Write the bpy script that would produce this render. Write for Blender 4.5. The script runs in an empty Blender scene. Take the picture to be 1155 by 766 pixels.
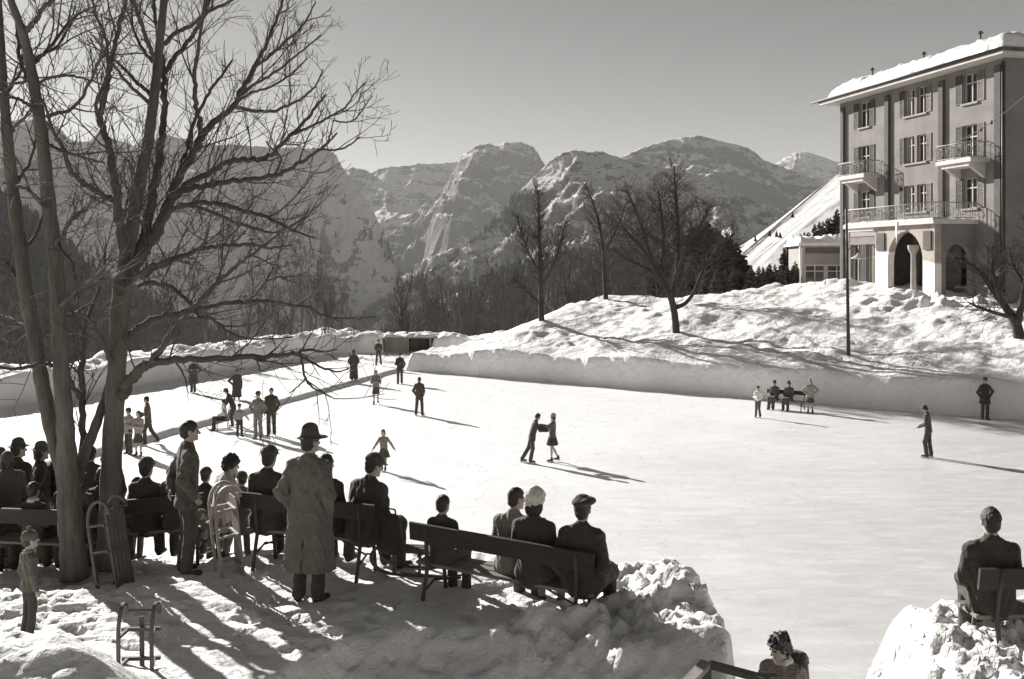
import bpy, math, random
import numpy as np
from mathutils import Vector, Matrix

SC = bpy.context.scene
COL = SC.collection
RNG = np.random.default_rng(7)
random.seed(11)
F = 1155.0          # focal length in photo pixels
HCAM = 6.8          # camera height above the ice
HOR = 300.0         # image row of the horizon


def P(px, py, Y):
    """world point seen at photo pixel (px, py) at depth Y"""
    return Vector(((px - 577.5) / F * Y, Y, HCAM + (HOR - py) / F * Y))


def G(px, py, z=0.0):
    """world point on a level of height z seen at a photo pixel"""
    Y = (HCAM - z) * F / (py - HOR)
    return Vector(((px - 577.5) / F * Y, Y, z))


# ------------------------------------------------------------------ noise
def _h(ix, iy, seed):
    n = (ix.astype(np.int64) * 374761393 + iy.astype(np.int64) * 668265263 + seed * 974634777) & 0x7fffffff
    n = ((n ^ (n >> 13)) * 1274126177) & 0x7fffffff
    return (n ^ (n >> 16)) & 0xffff


def pn(x, y, seed=0):
    x = np.asarray(x, float); y = np.asarray(y, float)
    x0 = np.floor(x); y0 = np.floor(y)
    fx = x - x0; fy = y - y0
    def g(ix, iy, dx, dy):
        a = _h(ix, iy, seed) * (2 * math.pi / 65536.0)
        return np.cos(a) * dx + np.sin(a) * dy
    u = fx * fx * fx * (fx * (fx * 6 - 15) + 10)
    v = fy * fy * fy * (fy * (fy * 6 - 15) + 10)
    a = g(x0, y0, fx, fy); b = g(x0 + 1, y0, fx - 1, fy)
    c = g(x0, y0 + 1, fx, fy - 1); d = g(x0 + 1, y0 + 1, fx - 1, fy - 1)
    return 1.5 * ((a * (1 - u) + b * u) * (1 - v) + (c * (1 - u) + d * u) * v)


def fbm(x, y, oct=4, seed=0, gain=0.5, lac=2.03):
    s = 0; a = 1.0; f = 1.0
    for i in range(oct):
        s = s + a * pn(x * f + 17.3 * i, y * f - 9.1 * i, seed + i)
        a *= gain; f *= lac
    return s


def ridged(x, y, oct=5, seed=0, gain=0.5, lac=2.05):
    s = 0; a = 1.0; f = 1.0; w = 1.0
    for i in range(oct):
        n = 1 - np.abs(pn(x * f + 31.7 * i, y * f + 4.3 * i, seed + i))
        n = n * n * w
        w = np.clip(n * 1.6, 0, 1)
        s = s + a * n
        a *= gain; f *= lac
    return s


def sstep(a, b, x):
    t = np.clip((x - a) / (b - a), 0, 1)
    return t * t * (3 - 2 * t)


# ------------------------------------------------------------------ mesh and objects
def mesh_np(name, V, Fs, smooth=True):
    V = np.asarray(V, np.float32).reshape(-1, 3)
    me = bpy.data.meshes.new(name)
    me.vertices.add(len(V)); me.vertices.foreach_set('co', V.ravel())
    if not isinstance(Fs, (list, tuple)):
        Fs = [Fs]
    Fs = [np.asarray(f, np.int32) for f in Fs if len(f)]
    nl = sum(f.size for f in Fs); npoly = sum(len(f) for f in Fs)
    me.loops.add(nl); me.polygons.add(npoly)
    me.loops.foreach_set('vertex_index', np.concatenate([f.ravel() for f in Fs]))
    st = []; o = 0
    for f in Fs:
        k = f.shape[1]
        st.append(o + np.arange(len(f)) * k); o += f.size
    me.polygons.foreach_set('loop_start', np.concatenate(st).astype(np.int32))
    me.polygons.foreach_set('use_smooth', np.full(npoly, bool(smooth)))
    me.update(calc_edges=True); me.validate()
    return me


def link(name, me, m=None, parent=None, loc=None, rz=None):
    o = bpy.data.objects.new(name, me)
    COL.objects.link(o)
    if m is not None:
        me.materials.clear(); me.materials.append(m)
    if parent is not None:
        o.parent = parent
    if loc is not None:
        o.location = loc
    if rz is not None:
        o.rotation_euler = (0, 0, rz)
    return o


def tag(o, label=None, cat=None, group=None, kind=None):
    if label: o['label'] = label
    if cat: o['category'] = cat
    if group: o['group'] = group
    if kind: o['kind'] = kind
    return o


def empty(name, loc, rz=0, label=None, cat=None, group=None):
    o = bpy.data.objects.new(name, None)
    COL.objects.link(o)
    o.empty_display_size = 0.2
    o.location = loc; o.rotation_euler = (0, 0, rz)
    return tag(o, label, cat, group)


def grid_faces(nu, nv):
    i = np.arange(nu - 1)[:, None] * nv + np.arange(nv - 1)[None, :]
    i = i.ravel()
    return np.stack([i, i + nv, i + nv + 1, i + 1], 1)


def heightfield(name, xs, ys, zf, m, flip=False):
    X, Y = np.meshgrid(xs, ys, indexing='ij')
    Z = zf(X, Y)
    V = np.stack([X, Y, Z], -1).reshape(-1, 3)
    me = mesh_np(name, V, grid_faces(len(xs), len(ys)))
    o = link(name, me, m)
    o['kind'] = 'structure'
    return o


class MB:
    """collects boxes, tubes and sheets into one mesh"""
    def __init__(s):
        s.v = []; s.f4 = []; s.f3 = []; s.n = 0

    def add(s, V, f4=(), f3=()):
        V = np.asarray(V, float).reshape(-1, 3)
        if len(f4): s.f4.append(np.asarray(f4, int) + s.n)
        if len(f3): s.f3.append(np.asarray(f3, int) + s.n)
        s.v.append(V); s.n += len(V)
        return s

    def box(s, lo, hi, M=None):
        x0, y0, z0 = lo; x1, y1, z1 = hi
        V = np.array([[x0, y0, z0], [x1, y0, z0], [x1, y1, z0], [x0, y1, z0],
                      [x0, y0, z1], [x1, y0, z1], [x1, y1, z1], [x0, y1, z1]], float)
        if M is not None:
            V = np.array([M @ Vector(p) for p in V])
        return s.add(V, [[0, 3, 2, 1], [4, 5, 6, 7], [0, 1, 5, 4], [1, 2, 6, 5], [2, 3, 7, 6], [3, 0, 4, 7]])

    def bbox(s, lo, hi, b=0.01):
        """bevelled box: chamfered on its vertical section and top/bottom"""
        x0, y0, z0 = lo; x1, y1, z1 = hi
        def ring(z, i):
            return [[x0 + i + b, y0 + i, z], [x1 - i - b, y0 + i, z], [x1 - i, y0 + i + b, z], [x1 - i, y1 - i - b, z],
                    [x1 - i - b, y1 - i, z], [x0 + i + b, y1 - i, z], [x0 + i, y1 - i - b, z], [x0 + i, y0 + i + b, z]]
        V = ring(z0, b) + ring(z0 + b, 0) + ring(z1 - b, 0) + ring(z1, b)
        f4 = []
        for r in range(3):
            for k in range(8):
                a = r * 8 + k; c = r * 8 + (k + 1) % 8
                f4.append([a, c, c + 8, a + 8])
        f3 = []
        for k in range(1, 7):
            f3.append([0, k + 1, k]); f3.append([24, 24 + k, 24 + k + 1])
        return s.add(V, f4, f3)

    def beam(s, a, b, w, h, up=(0, 0, 1)):
        """rectangular bar from a to b, w wide, h high"""
        a = Vector(a); b = Vector(b); d = (b - a)
        dn = d.normalized(); up = Vector(up)
        sx = dn.cross(up)
        if sx.length < 1e-4: sx = dn.cross(Vector((1, 0, 0)))
        sx.normalize(); sz = sx.cross(dn).normalized()
        V = []
        for p in (a, b):
            for i, j in ((-1, -1), (1, -1), (1, 1), (-1, 1)):
                V.append(p + sx * (i * w / 2) + sz * (j * h / 2))
        return s.add([tuple(p) for p in V], [[0, 1, 2, 3], [7, 6, 5, 4], [0, 4, 5, 1], [1, 5, 6, 2], [2, 6, 7, 3], [3, 7, 4, 0]])

    def tube(s, pts, rs, k=6, cap=True):
        pts = [np.asarray(p, float) for p in pts]
        n = len(pts)
        if not hasattr(rs, '__len__'): rs = [rs] * n
        prev = None; rings = []
        for i in range(n):
            t = pts[min(i + 1, n - 1)] - pts[max(i - 1, 0)]
            L = np.linalg.norm(t); t = t / (L if L > 1e-9 else 1)
            if prev is None:
                a = np.array([0, 0, 1.0]) if abs(t[2]) < 0.9 else np.array([1.0, 0, 0])
                u = np.cross(t, a)
            else:
                u = prev - t * np.dot(prev, t)
            u = u / (np.linalg.norm(u) + 1e-12); prev = u
            w = np.cross(t, u)
            an = np.arange(k) * 2 * math.pi / k
            rings.append(pts[i] + rs[i] * (np.cos(an)[:, None] * u + np.sin(an)[:, None] * w))
        V = np.concatenate(rings)
        ii = np.arange(n - 1)[:, None] * k; kk = np.arange(k)[None, :]; k2 = (np.arange(k) + 1)[None, :] % k
        f4 = np.stack([(ii + kk).ravel(), (ii + k2).ravel(), (ii + k + k2).ravel(), (ii + k + kk).ravel()], 1)
        f3 = []
        if cap:
            V = np.concatenate([V, pts[0][None], pts[-1][None]])
            c0 = n * k; c1 = c0 + 1; e = (n - 1) * k
            f3 = [[c0, (j + 1) % k, j] for j in range(k)] + [[c1, e + j, e + (j + 1) % k] for j in range(k)]
        return s.add(V, f4, f3)

    def lathe(s, prof, k=12, c=(0, 0, 0)):
        """prof: list of (r, z)"""
        an = np.arange(k) * 2 * math.pi / k
        V = np.concatenate([np.stack([c[0] + r * np.cos(an), c[1] + r * np.sin(an), np.full(k, c[2] + z)], 1) for r, z in prof])
        f4 = []
        for i in range(len(prof) - 1):
            for j in range(k):
                a = i * k + j; b = i * k + (j + 1) % k
                f4.append([a, b, b + k, a + k])
        return s.add(V, f4)

    def build(s, name, m, parent=None, smooth=False, loc=None, rz=None):
        V = np.concatenate(s.v)
        fs = []
        if s.f4: fs.append(np.concatenate(s.f4))
        if s.f3: fs.append(np.concatenate(s.f3))
        return link(name, mesh_np(name, V, fs, smooth), m, parent, loc, rz)


def copy_tree(o, parent=None):
    c = o.copy(); COL.objects.link(c)
    if parent is not None: c.parent = parent
    for ch in list(o.children): copy_tree(ch, c)
    return c


# ------------------------------------------------------------------ materials (a warm black-and-white print)
MATS = {}


def tint(g, w=1.0):
    """grey of luminance g with the warm tone of the print"""
    return (g * (1 + 0.13 * w), g, g * (1 - 0.13 * w), 1)


def mat(name, g, rough=0.8, warm=1.0, var=0.25, scale=3.0, bump=0.0, bscale=30.0, stretch=None, spec=0.3, metal=0.0, bdist=0.02):
    if name in MATS: return MATS[name]
    m = bpy.data.materials.new(name); m.use_nodes = True
    nt = m.node_tree; b = nt.nodes['Principled BSDF']
    b.inputs['Roughness'].default_value = rough
    b.inputs['Specular IOR Level'].default_value = spec
    b.inputs['Metallic'].default_value = metal
    tc = nt.nodes.new('ShaderNodeTexCoord')
    mp = nt.nodes.new('ShaderNodeMapping')
    if stretch: mp.inputs['Scale'].default_value = stretch
    nt.links.new(tc.outputs['Object'], mp.inputs['Vector'])
    n = nt.nodes.new('ShaderNodeTexNoise')
    n.inputs['Scale'].default_value = scale; n.inputs['Detail'].default_value = 5; n.inputs['Roughness'].default_value = 0.6
    nt.links.new(mp.outputs['Vector'], n.inputs['Vector'])
    r = nt.nodes.new('ShaderNodeValToRGB')
    r.color_ramp.elements[0].position = 0.25; r.color_ramp.elements[1].position = 0.75
    r.color_ramp.elements[0].color = tint(g * (1 - var), warm)
    r.color_ramp.elements[1].color = tint(min(g * (1 + var), 0.95), warm)
    nt.links.new(n.outputs['Fac'], r.inputs['Fac'])
    nt.links.new(r.outputs['Color'], b.inputs['Base Color'])
    if bump:
        n2 = nt.nodes.new('ShaderNodeTexNoise')
        n2.inputs['Scale'].default_value = bscale; n2.inputs['Detail'].default_value = 4
        nt.links.new(mp.outputs['Vector'], n2.inputs['Vector'])
        bp = nt.nodes.new('ShaderNodeBump')
        bp.inputs['Strength'].default_value = bump; bp.inputs['Distance'].default_value = bdist
        nt.links.new(n2.outputs['Fac'], bp.inputs['Height'])
        nt.links.new(bp.outputs['Normal'], b.inputs['Normal'])
    MATS[name] = m
    return m


def ramp(nt, src, stops, pos=None):
    r = nt.nodes.new('ShaderNodeValToRGB')
    els = r.color_ramp.elements
    while len(els) < len(stops): els.new(0.5)
    for e, (p, c) in zip(els, stops):
        e.position = p; e.color = c if hasattr(c, '__len__') else (c, c, c, 1)
    nt.links.new(src, r.inputs['Fac'])
    return r.outputs['Color']


def noise(nt, vec, scale, detail=4, rough=0.55, dist=0.0):
    n = nt.nodes.new('ShaderNodeTexNoise')
    n.inputs['Scale'].default_value = scale; n.inputs['Detail'].default_value = detail
    n.inputs['Roughness'].default_value = rough; n.inputs['Distortion'].default_value = dist
    nt.links.new(vec, n.inputs['Vector'])
    return n.outputs['Fac']


def mth(nt, op, a, b):
    n = nt.nodes.new('ShaderNodeMath'); n.operation = op
    for i, v in enumerate((a, b)):
        if isinstance(v, (int, float)): n.inputs[i].default_value = v
        else: nt.links.new(v, n.inputs[i])
    return n.outputs[0]


def mix(nt, f, a, b):
    n = nt.nodes.new('ShaderNodeMix'); n.data_type = 'RGBA'
    for i, v in ((0, f), (6, a), (7, b)):
        if isinstance(v, (int, float)): n.inputs[i].default_value = v
        elif isinstance(v, tuple): n.inputs[i].default_value = v
        else: nt.links.new(v, n.inputs[i])
    return n.outputs[2]


def bump(nt, h, strength, dist, normal=None):
    b = nt.nodes.new('ShaderNodeBump')
    b.inputs['Strength'].default_value = strength; b.inputs['Distance'].default_value = dist
    nt.links.new(h, b.inputs['Height'])
    if normal is not None: nt.links.new(normal, b.inputs['Normal'])
    return b.outputs['Normal']


def new_mat(name, rough=0.7, spec=0.2):
    m = bpy.data.materials.new(name); m.use_nodes = True
    nt = m.node_tree; b = nt.nodes['Principled BSDF']
    b.inputs['Roughness'].default_value = rough; b.inputs['Specular IOR Level'].default_value = spec
    tc = nt.nodes.new('ShaderNodeTexCoord'); MATS[name] = m
    return m, nt, b, tc.outputs['Object']


def snow_mat(name, g=0.86, dirt=0.0, lump=0.05, rough=0.75, s1=3.0, s2=22.0):
    m, nt, b, vec = new_mat(name, rough)
    n1 = noise(nt, vec, 1.1, 6, 0.6)
    c = ramp(nt, n1, [(0.3, tint(g * (1 - 0.05 - dirt), 0.25)), (0.7, tint(g, 0.15))])
    nt.links.new(c, b.inputs['Base Color'])
    h1 = noise(nt, vec, s1, 6, 0.6); h2 = noise(nt, vec, s2, 3, 0.6)
    nn = bump(nt, h1, 0.9, lump)
    nn = bump(nt, h2, 0.5, lump * 0.25, nn)
    nt.links.new(nn, b.inputs['Normal'])
    return m


def ice_mat():
    m, nt, b, vec = new_mat('ice', 0.42, 0.8)
    mp = nt.nodes.new('ShaderNodeMapping'); mp.inputs['Rotation'].default_value = (0, 0, math.radians(28))
    mp.inputs['Scale'].default_value = (0.35, 1.2, 1)
    nt.links.new(vec, mp.inputs['Vector'])
    st = noise(nt, mp.outputs['Vector'], 2.2, 8, 0.7, 0.6)
    big = noise(nt, vec, 0.09, 4, 0.55)
    fine = noise(nt, vec, 5.0, 5, 0.7)
    mixed = mth(nt, 'ADD', mth(nt, 'MULTIPLY', st, 0.5), mth(nt, 'ADD', mth(nt, 'MULTIPLY', big, 0.3), mth(nt, 'MULTIPLY', fine, 0.2)))
    c = ramp(nt, mixed, [(0.30, tint(0.45, 0.2)), (0.5, tint(0.57, 0.12)), (0.66, tint(0.71, 0.08))])
    sx = nt.nodes.new('ShaderNodeSeparateXYZ'); nt.links.new(vec, sx.inputs[0])
    # paler ice towards the far left; greyer ice near and to the right
    ice_tone = mth(nt, 'ADD', mth(nt, 'MULTIPLY', sx.outputs[0], 0.5), mth(nt, 'MULTIPLY', mth(nt, 'SUBTRACT', 35.0, sx.outputs[1]), 0.33))
    ice_tone = mth(nt, 'ADD', ice_tone, mth(nt, 'MULTIPLY', mth(nt, 'SUBTRACT', noise(nt, vec, 0.16, 5, 0.6), 0.5), 9.0))
    wf = ramp(nt, mth(nt, 'DIVIDE', ice_tone, 10.0), [(0.0, 0.0), (0.85, 1.0)])
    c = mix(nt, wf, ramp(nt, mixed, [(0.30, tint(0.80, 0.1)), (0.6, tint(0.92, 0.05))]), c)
    for i, (scl, wd) in enumerate(((0.35, 0.004), (0.6, 0.005), (1.0, 0.007), (0.5, 0.004))):
        q = nt.nodes.new('ShaderNodeMapping'); q.inputs['Location'].default_value = (31.0 * i, 17.0 * i, 0); q.inputs['Scale'].default_value = (1, 1, 0)
        nt.links.new(vec, q.inputs['Vector'])
        ln = mth(nt, 'ABSOLUTE', mth(nt, 'SUBTRACT', noise(nt, q.outputs['Vector'], scl, 1.5, 0.4, 0.3), 0.5), 0)
        lf = ramp(nt, mth(nt, 'DIVIDE', ln, wd), [(0.3, 0.75), (1.0, 0.0)])
        c = mix(nt, mth(nt, 'MULTIPLY', lf, ramp(nt, fine, [(0.4, 0.2), (0.6, 1.0)])), c, tint(0.52, 0.2))
    nt.links.new(c, b.inputs['Base Color'])
    r = ramp(nt, st, [(0.35, 0.34), (0.65, 0.5)])
    nt.links.new(r, b.inputs['Roughness'])
    b.inputs['Coat Weight'].default_value = 0.7; b.inputs['Coat Roughness'].default_value = 0.48; b.inputs['Coat IOR'].default_value = 1.4
    nt.links.new(bump(nt, mixed, 0.35, 0.02), b.inputs['Normal'])
    return m
# ------------------------------------------------------------------ camera, world, sun
cam = bpy.data.cameras.new('camera')
cam.lens = 36.0; cam.sensor_width = 36.0; cam.sensor_fit = 'HORIZONTAL'
cam.shift_y = -(383 - HOR) / F
cam.clip_start = 0.1; cam.clip_end = 60000
co = bpy.data.objects.new('camera', cam); COL.objects.link(co)
co.location = (0, 0, HCAM); co.rotation_euler = (math.radians(90), 0, 0)
SC.camera = co

SUN_EL = math.radians(21.5)
SAZ = math.radians(-39.5)          # towards the sun, clockwise from +Y
TOSUN = Vector((math.sin(SAZ) * math.cos(SUN_EL), math.cos(SAZ) * math.cos(SUN_EL), math.sin(SUN_EL)))
sl = bpy.data.lights.new('sun', 'SUN'); sl.energy = 5.0; sl.angle = math.radians(0.53)
sl.color = (1.0, 0.985, 0.96)
so = bpy.data.objects.new('sun', sl); COL.objects.link(so)
so.rotation_euler = TOSUN.to_track_quat('Z', 'Y').to_euler(); so.location = (-60, 80, 60)

W = bpy.data.worlds.new('World'); SC.world = W; W.use_nodes = True
nt = W.node_tree; bg = nt.nodes['Background']
sky = nt.nodes.new('ShaderNodeTexSky'); sky.sky_type = 'NISHITA'; sky.sun_disc = False
sky.sun_elevation = SUN_EL; sky.sun_rotation = SAZ % (2 * math.pi)
sky.altitude = 1400; sky.air_density = 1.0; sky.dust_density = 0.8; sky.ozone_density = 1.0
sp = nt.nodes.new('ShaderNodeSeparateColor')
nt.links.new(sky.outputs['Color'], sp.inputs['Color'])
cb = nt.nodes.new('ShaderNodeCombineColor')     # the photograph is black and white: one channel only
mm = mth(nt, 'ADD', mth(nt, 'MULTIPLY', sp.outputs[0], 0.62), mth(nt, 'MULTIPLY', sp.outputs[1], 0.08))
for i, k in enumerate((1.015, 1.0, 0.98)):
    nt.links.new(mth(nt, 'MULTIPLY', mm, k), cb.inputs[i])
nt.links.new(cb.outputs[0], bg.inputs['Color'])
bg.inputs['Strength'].default_value = 0.05

SC.view_settings.view_transform = 'Standard'
SC.view_settings.look = 'None'
SC.view_settings.exposure = 1.25
SC.view_settings.gamma = 1.0
SC.view_settings.use_curve_mapping = False
SC.render.engine = 'CYCLES'
SC.cycles.use_denoising = True
try:
    SC.cycles.denoiser = 'OPENIMAGEDENOISE'
except Exception:
    pass
SC.cycles.max_bounces = 8; SC.cycles.diffuse_bounces = 3; SC.cycles.glossy_bounces = 2
SC.cycles.volume_bounces = 0; SC.cycles.caustics_reflective = False; SC.cycles.caustics_refractive = False

# ------------------------------------------------------------------ ground of the place
M_SNOW = snow_mat('snow', 0.86, 0.02, 0.05)
M_SNOWN = snow_mat('trampled_snow', 0.80, 0.10, 0.055, s1=7.0, s2=42.0)
M_SNOWC = snow_mat('crusted_snow', 0.82, 0.04, 0.14, s1=2.2, s2=9.0)
M_CUT = snow_mat('cut_snow', 0.74, 0.05, 0.03, s1=2.5, s2=16.0)
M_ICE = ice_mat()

# right wall of snow: base line on the ice, its direction and normal
RW0 = np.array([-7.0, 65.0]); RW1 = np.array([22.0, 44.0])
RD = (RW1 - RW0) / np.linalg.norm(RW1 - RW0)
RN = np.array([-RD[1], RD[0]]); RN = RN if RN[1] > 0 else -RN       # away from the rink
RW0 = RW0 + 1.15 * RN; RW1 = RW1 + 1.15 * RN


def rw(X, Y):
    qx = X - RW0[0]; qy = Y - RW0[1]
    return qx * RD[0] + qy * RD[1], qx * RN[0] + qy * RN[1]


def hill_z(X, Y):
    """height of the snow hill beside the rink; s runs along the wall, d away from it"""
    s, d = rw(X, Y)
    d0 = d - 0.25 * fbm(s * 0.35, s * 0 + 2.1, 3, 5)
    wallh = 1.55 + 0.25 * pn(s * 0.22, 0 * s, 3)
    face = np.clip(d0 / 0.22, 0, 1)
    ft = sstep(-1.0, 7.0, s)
    up = np.where(d0 < 9, 0.29 * d0, 2.61 + 1.15 * sstep(9, 18, d0) + 0.3 * sstep(18, 30, d0))
    ft2 = 0.22 + 0.78 * ft
    z = wallh * (0.75 + 0.25 * ft) * face + np.maximum(up, 0) * ft2
    rough = sstep(0.3, 2.0, d0)
    z = z + rough * (0.30 * fbm(s * 0.11, d0 * 0.17, 3, 21) + 0.10 * (ridged(s * 0.33 + 3 + 0.3 * d0, d0 * 0.4, 5, 31, 0.55) - 0.8))
    z = z + rough * (0.075 * fbm(s * 1.1, d0 * 1.3, 5, 41, 0.62) + 0.05 * np.clip(fbm(s * 3.1, d0 * 3.1, 3, 43), 0, 1) * sstep(-0.2, 0.5, pn(s * 0.2, d0 * 0.25, 44)))
    # heaps shovelled up in front of the hotel
    z = z + 0.75 * np.exp(-(((s - 29.0) / 3.8) ** 2 + ((d0 - 11.4) / 1.8) ** 2)) * 1.45 * (0.7 + 0.5 * fbm(X * 0.9, Y * 0.9, 3, 51))
    z = z + 0.55 * np.exp(-(((s - 22) / 5.5) ** 2 + ((d0 - 18.0) / 2.5) ** 2)) * (0.7 + 0.5 * fbm(X * 0.9, Y * 0.9, 3, 52))
    # back of the hill falls away to the valley on the left
    crest = 12.5 + 26 * sstep(14, 26, s)
    b = np.maximum(0, d0 - crest)
    z = z - (0.55 * b * sstep(0, 6, b) + 0.002 * b * b)
    lft = np.maximum(0, -1.0 - s)
    z = z - 0.0 * lft
    z = z * sstep(-1.15, -0.2, s) - 0.3 * (1 - sstep(-1.15, -0.2, s))
    return np.where(d0 < 0, -0.6, z)


def grid_sd(name, ss, ds, m, zf):
    S, D = np.meshgrid(ss, ds, indexing='ij')
    X = RW0[0] + S * RD[0] + D * RN[0]; Y = RW0[1] + S * RD[1] + D * RN[1]
    V = np.stack([X, Y, zf(X, Y)], -1).reshape(-1, 3)
    o = link(name, mesh_np(name, V, grid_faces(len(ss), len(ds))), m)
    o['kind'] = 'structure'
    return o


dd = np.concatenate([np.arange(-0.5, 1.6, 0.08), np.arange(1.6, 16, 0.16), np.arange(16, 70, 0.6)])
hill = grid_sd('snow_hill', np.arange(-1.2, 62, 0.17), dd, M_SNOWC, hill_z)


def hz(X, Y):
    return float(hill_z(np.array([X]), np.array([Y]))[0])


# ice: one level sheet
def ice_z(X, Y):
    return 0 * X
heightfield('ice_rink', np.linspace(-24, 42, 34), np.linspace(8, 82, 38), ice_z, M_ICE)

# left: the low step of the snow path and the snow wall beyond it
LA = np.array([-21.9, 43.2]); LB = np.array([-11.2, 75.2])     # edge of the wall's shadow in the photograph
LD = (LB - LA) / np.linalg.norm(LB - LA); LN = np.array([LD[1], -LD[0]])   # towards the rink
LWALL = LA - LN * 2.9
PA = np.array(G(200, 490)[:2]); PB = np.array(G(447, 421)[:2])
PD = (PB - PA) / np.linalg.norm(PB - PA)


def left_z(X, Y):
    t = (X - LWALL[0]) * LD[0] + (Y - LWALL[1]) * LD[1]
    d = -((X - LWALL[0]) * LN[0] + (Y - LWALL[1]) * LN[1])    # positive behind the wall face
    d = d - 0.25 * fbm(t * 0.3, 0 * t, 3, 61)
    e = (X - PA[0]) * PD[1] - (Y - PA[1]) * PD[0]              # positive on the rink side of the step
    e = e + 0.10 * pn(t * 0.6, 0 * t, 62)
    path = 0.21 * sstep(0.0, 0.32, -e + 0.05 * fbm(X * 2, Y * 2, 3, 66)) - 0.03 * np.clip(e / 0.12, 0, 1)
    path = path + np.clip(-e, 0, 1) * 0.03 * fbm(X * 1.5, Y * 1.5, 3, 63)
    wall = (1.35 + 0.28 * fbm(t * 0.25, 0 * t, 3, 64)) * np.clip(d / 0.25, 0, 1)
    top = sstep(0.2, 1.2, d) * 0.22 * fbm(t * 0.7, d * 0.7, 4, 65) + sstep(0.2, 1.2, d) * 0.15
    b = np.maximum(0, d - 2.6)
    return path + wall + top - 0.62 * b - 0.004 * b * b * (b < 40)


def grid_left(name, ts, ns, m):
    T, N = np.meshgrid(ts, ns, indexing='ij')
    X = LWALL[0] + T * LD[0] + N * LN[0]; Y = LWALL[1] + T * LD[1] + N * LN[1]
    V = np.stack([X, Y, left_z(X, Y)], -1).reshape(-1, 3)
    f = grid_faces(len(ts), len(ns))[:, ::-1]
    o = link(name, mesh_np(name, V, f), m); o['kind'] = 'structure'
    return o


grid_left('snow_path', np.arange(-32, 40, 0.17), np.concatenate([np.arange(-60, -5, 0.8), np.arange(-5, -1.2, 0.2), np.arange(-1.2, 1.0, 0.08), np.arange(1.0, 13.0, 0.14)]), M_SNOW)

# far end: snow wall either side of the shelter, between the left and right walls
def end_z(X, Y):
    c = 77.6 + 0.3 * fbm(X * 0.4, 0 * X, 3, 71)
    d = Y - c
    hgt = (1.45 + 0.25 * fbm(X * 0.5, 0 * X, 3, 72)) * np.clip(d / 0.25, 0, 1)
    hole = sstep(-9.9, -9.7, X) * (1 - sstep(-6.2, -6.0, X)) * (1 - sstep(80.2, 80.4, Y))
    b = np.maximum(0, d - 4)
    return hgt * (1 - hole) - 0.6 * b + sstep(0.3, 1, d) * 0.15 * fbm(X, Y, 3, 73) * (1 - hole) - 0.05
heightfield('snow_bank', np.arange(-17, 1.0, 0.13), np.concatenate([np.arange(77.0, 82, 0.13), np.arange(82, 110, 1.0)]), end_z, M_SNOW)


# the terrace the photograph is taken from, trodden by boots and sledges
_r = np.random.default_rng(17)
PRINTS = []
for _ in range(90):                                   # short trails of boot prints
    x, y, a = _r.uniform(-7, 1.4), _r.uniform(9.0, 13.2), _r.uniform(0, 6.28)
    for q in range(_r.integers(3, 8)):
        s_ = 0.1 if q % 2 else -0.1
        PRINTS.append((x - math.sin(a) * s_, y + math.cos(a) * s_, a + _r.normal(0, .2), 0.02 + 0.025 * _r.random()))
        x += math.cos(a) * 0.42; y += math.sin(a) * 0.42; a += _r.normal(0, .15)
TRACKS = [(-6.5, 9.2, -1.2, 12.2), (-4.8, 9.0, -3.4, 12.8), (-3.2, 9.3, 0.2, 11.6), (-5.5, 10.2, -1.0, 10.6)]


def trodden(X, Y):
    z = np.zeros_like(X)
    for x, y, a, d in PRINTS:
        m = (np.abs(X - x) < 0.26) & (np.abs(Y - y) < 0.26)
        if not m.any(): continue
        u = (X[m] - x) * math.cos(a) + (Y[m] - y) * math.sin(a); v = -(X[m] - x) * math.sin(a) + (Y[m] - y) * math.cos(a)
        r = np.sqrt((u / 0.15) ** 2 + (v / 0.062) ** 2)
        z[m] += -d * (1 - sstep(0.75, 1.1, r)) + 0.3 * d * np.exp(-((r - 1.3) / 0.25) ** 2)
    for x0, y0, x1, y1 in TRACKS:
        L = math.hypot(x1 - x0, y1 - y0); ux, uy = (x1 - x0) / L, (y1 - y0) / L
        t = (X - x0) * ux + (Y - y0) * uy; n = -(X - x0) * uy + (Y - y0) * ux + 0.12 * np.sin(t * 0.9)
        for o in (-0.17, 0.17):
            z -= 0.022 * np.exp(-((n - o) / 0.028) ** 2) * sstep(0, .4, t) * (1 - sstep(L - .4, L, t))
    return z


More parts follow.
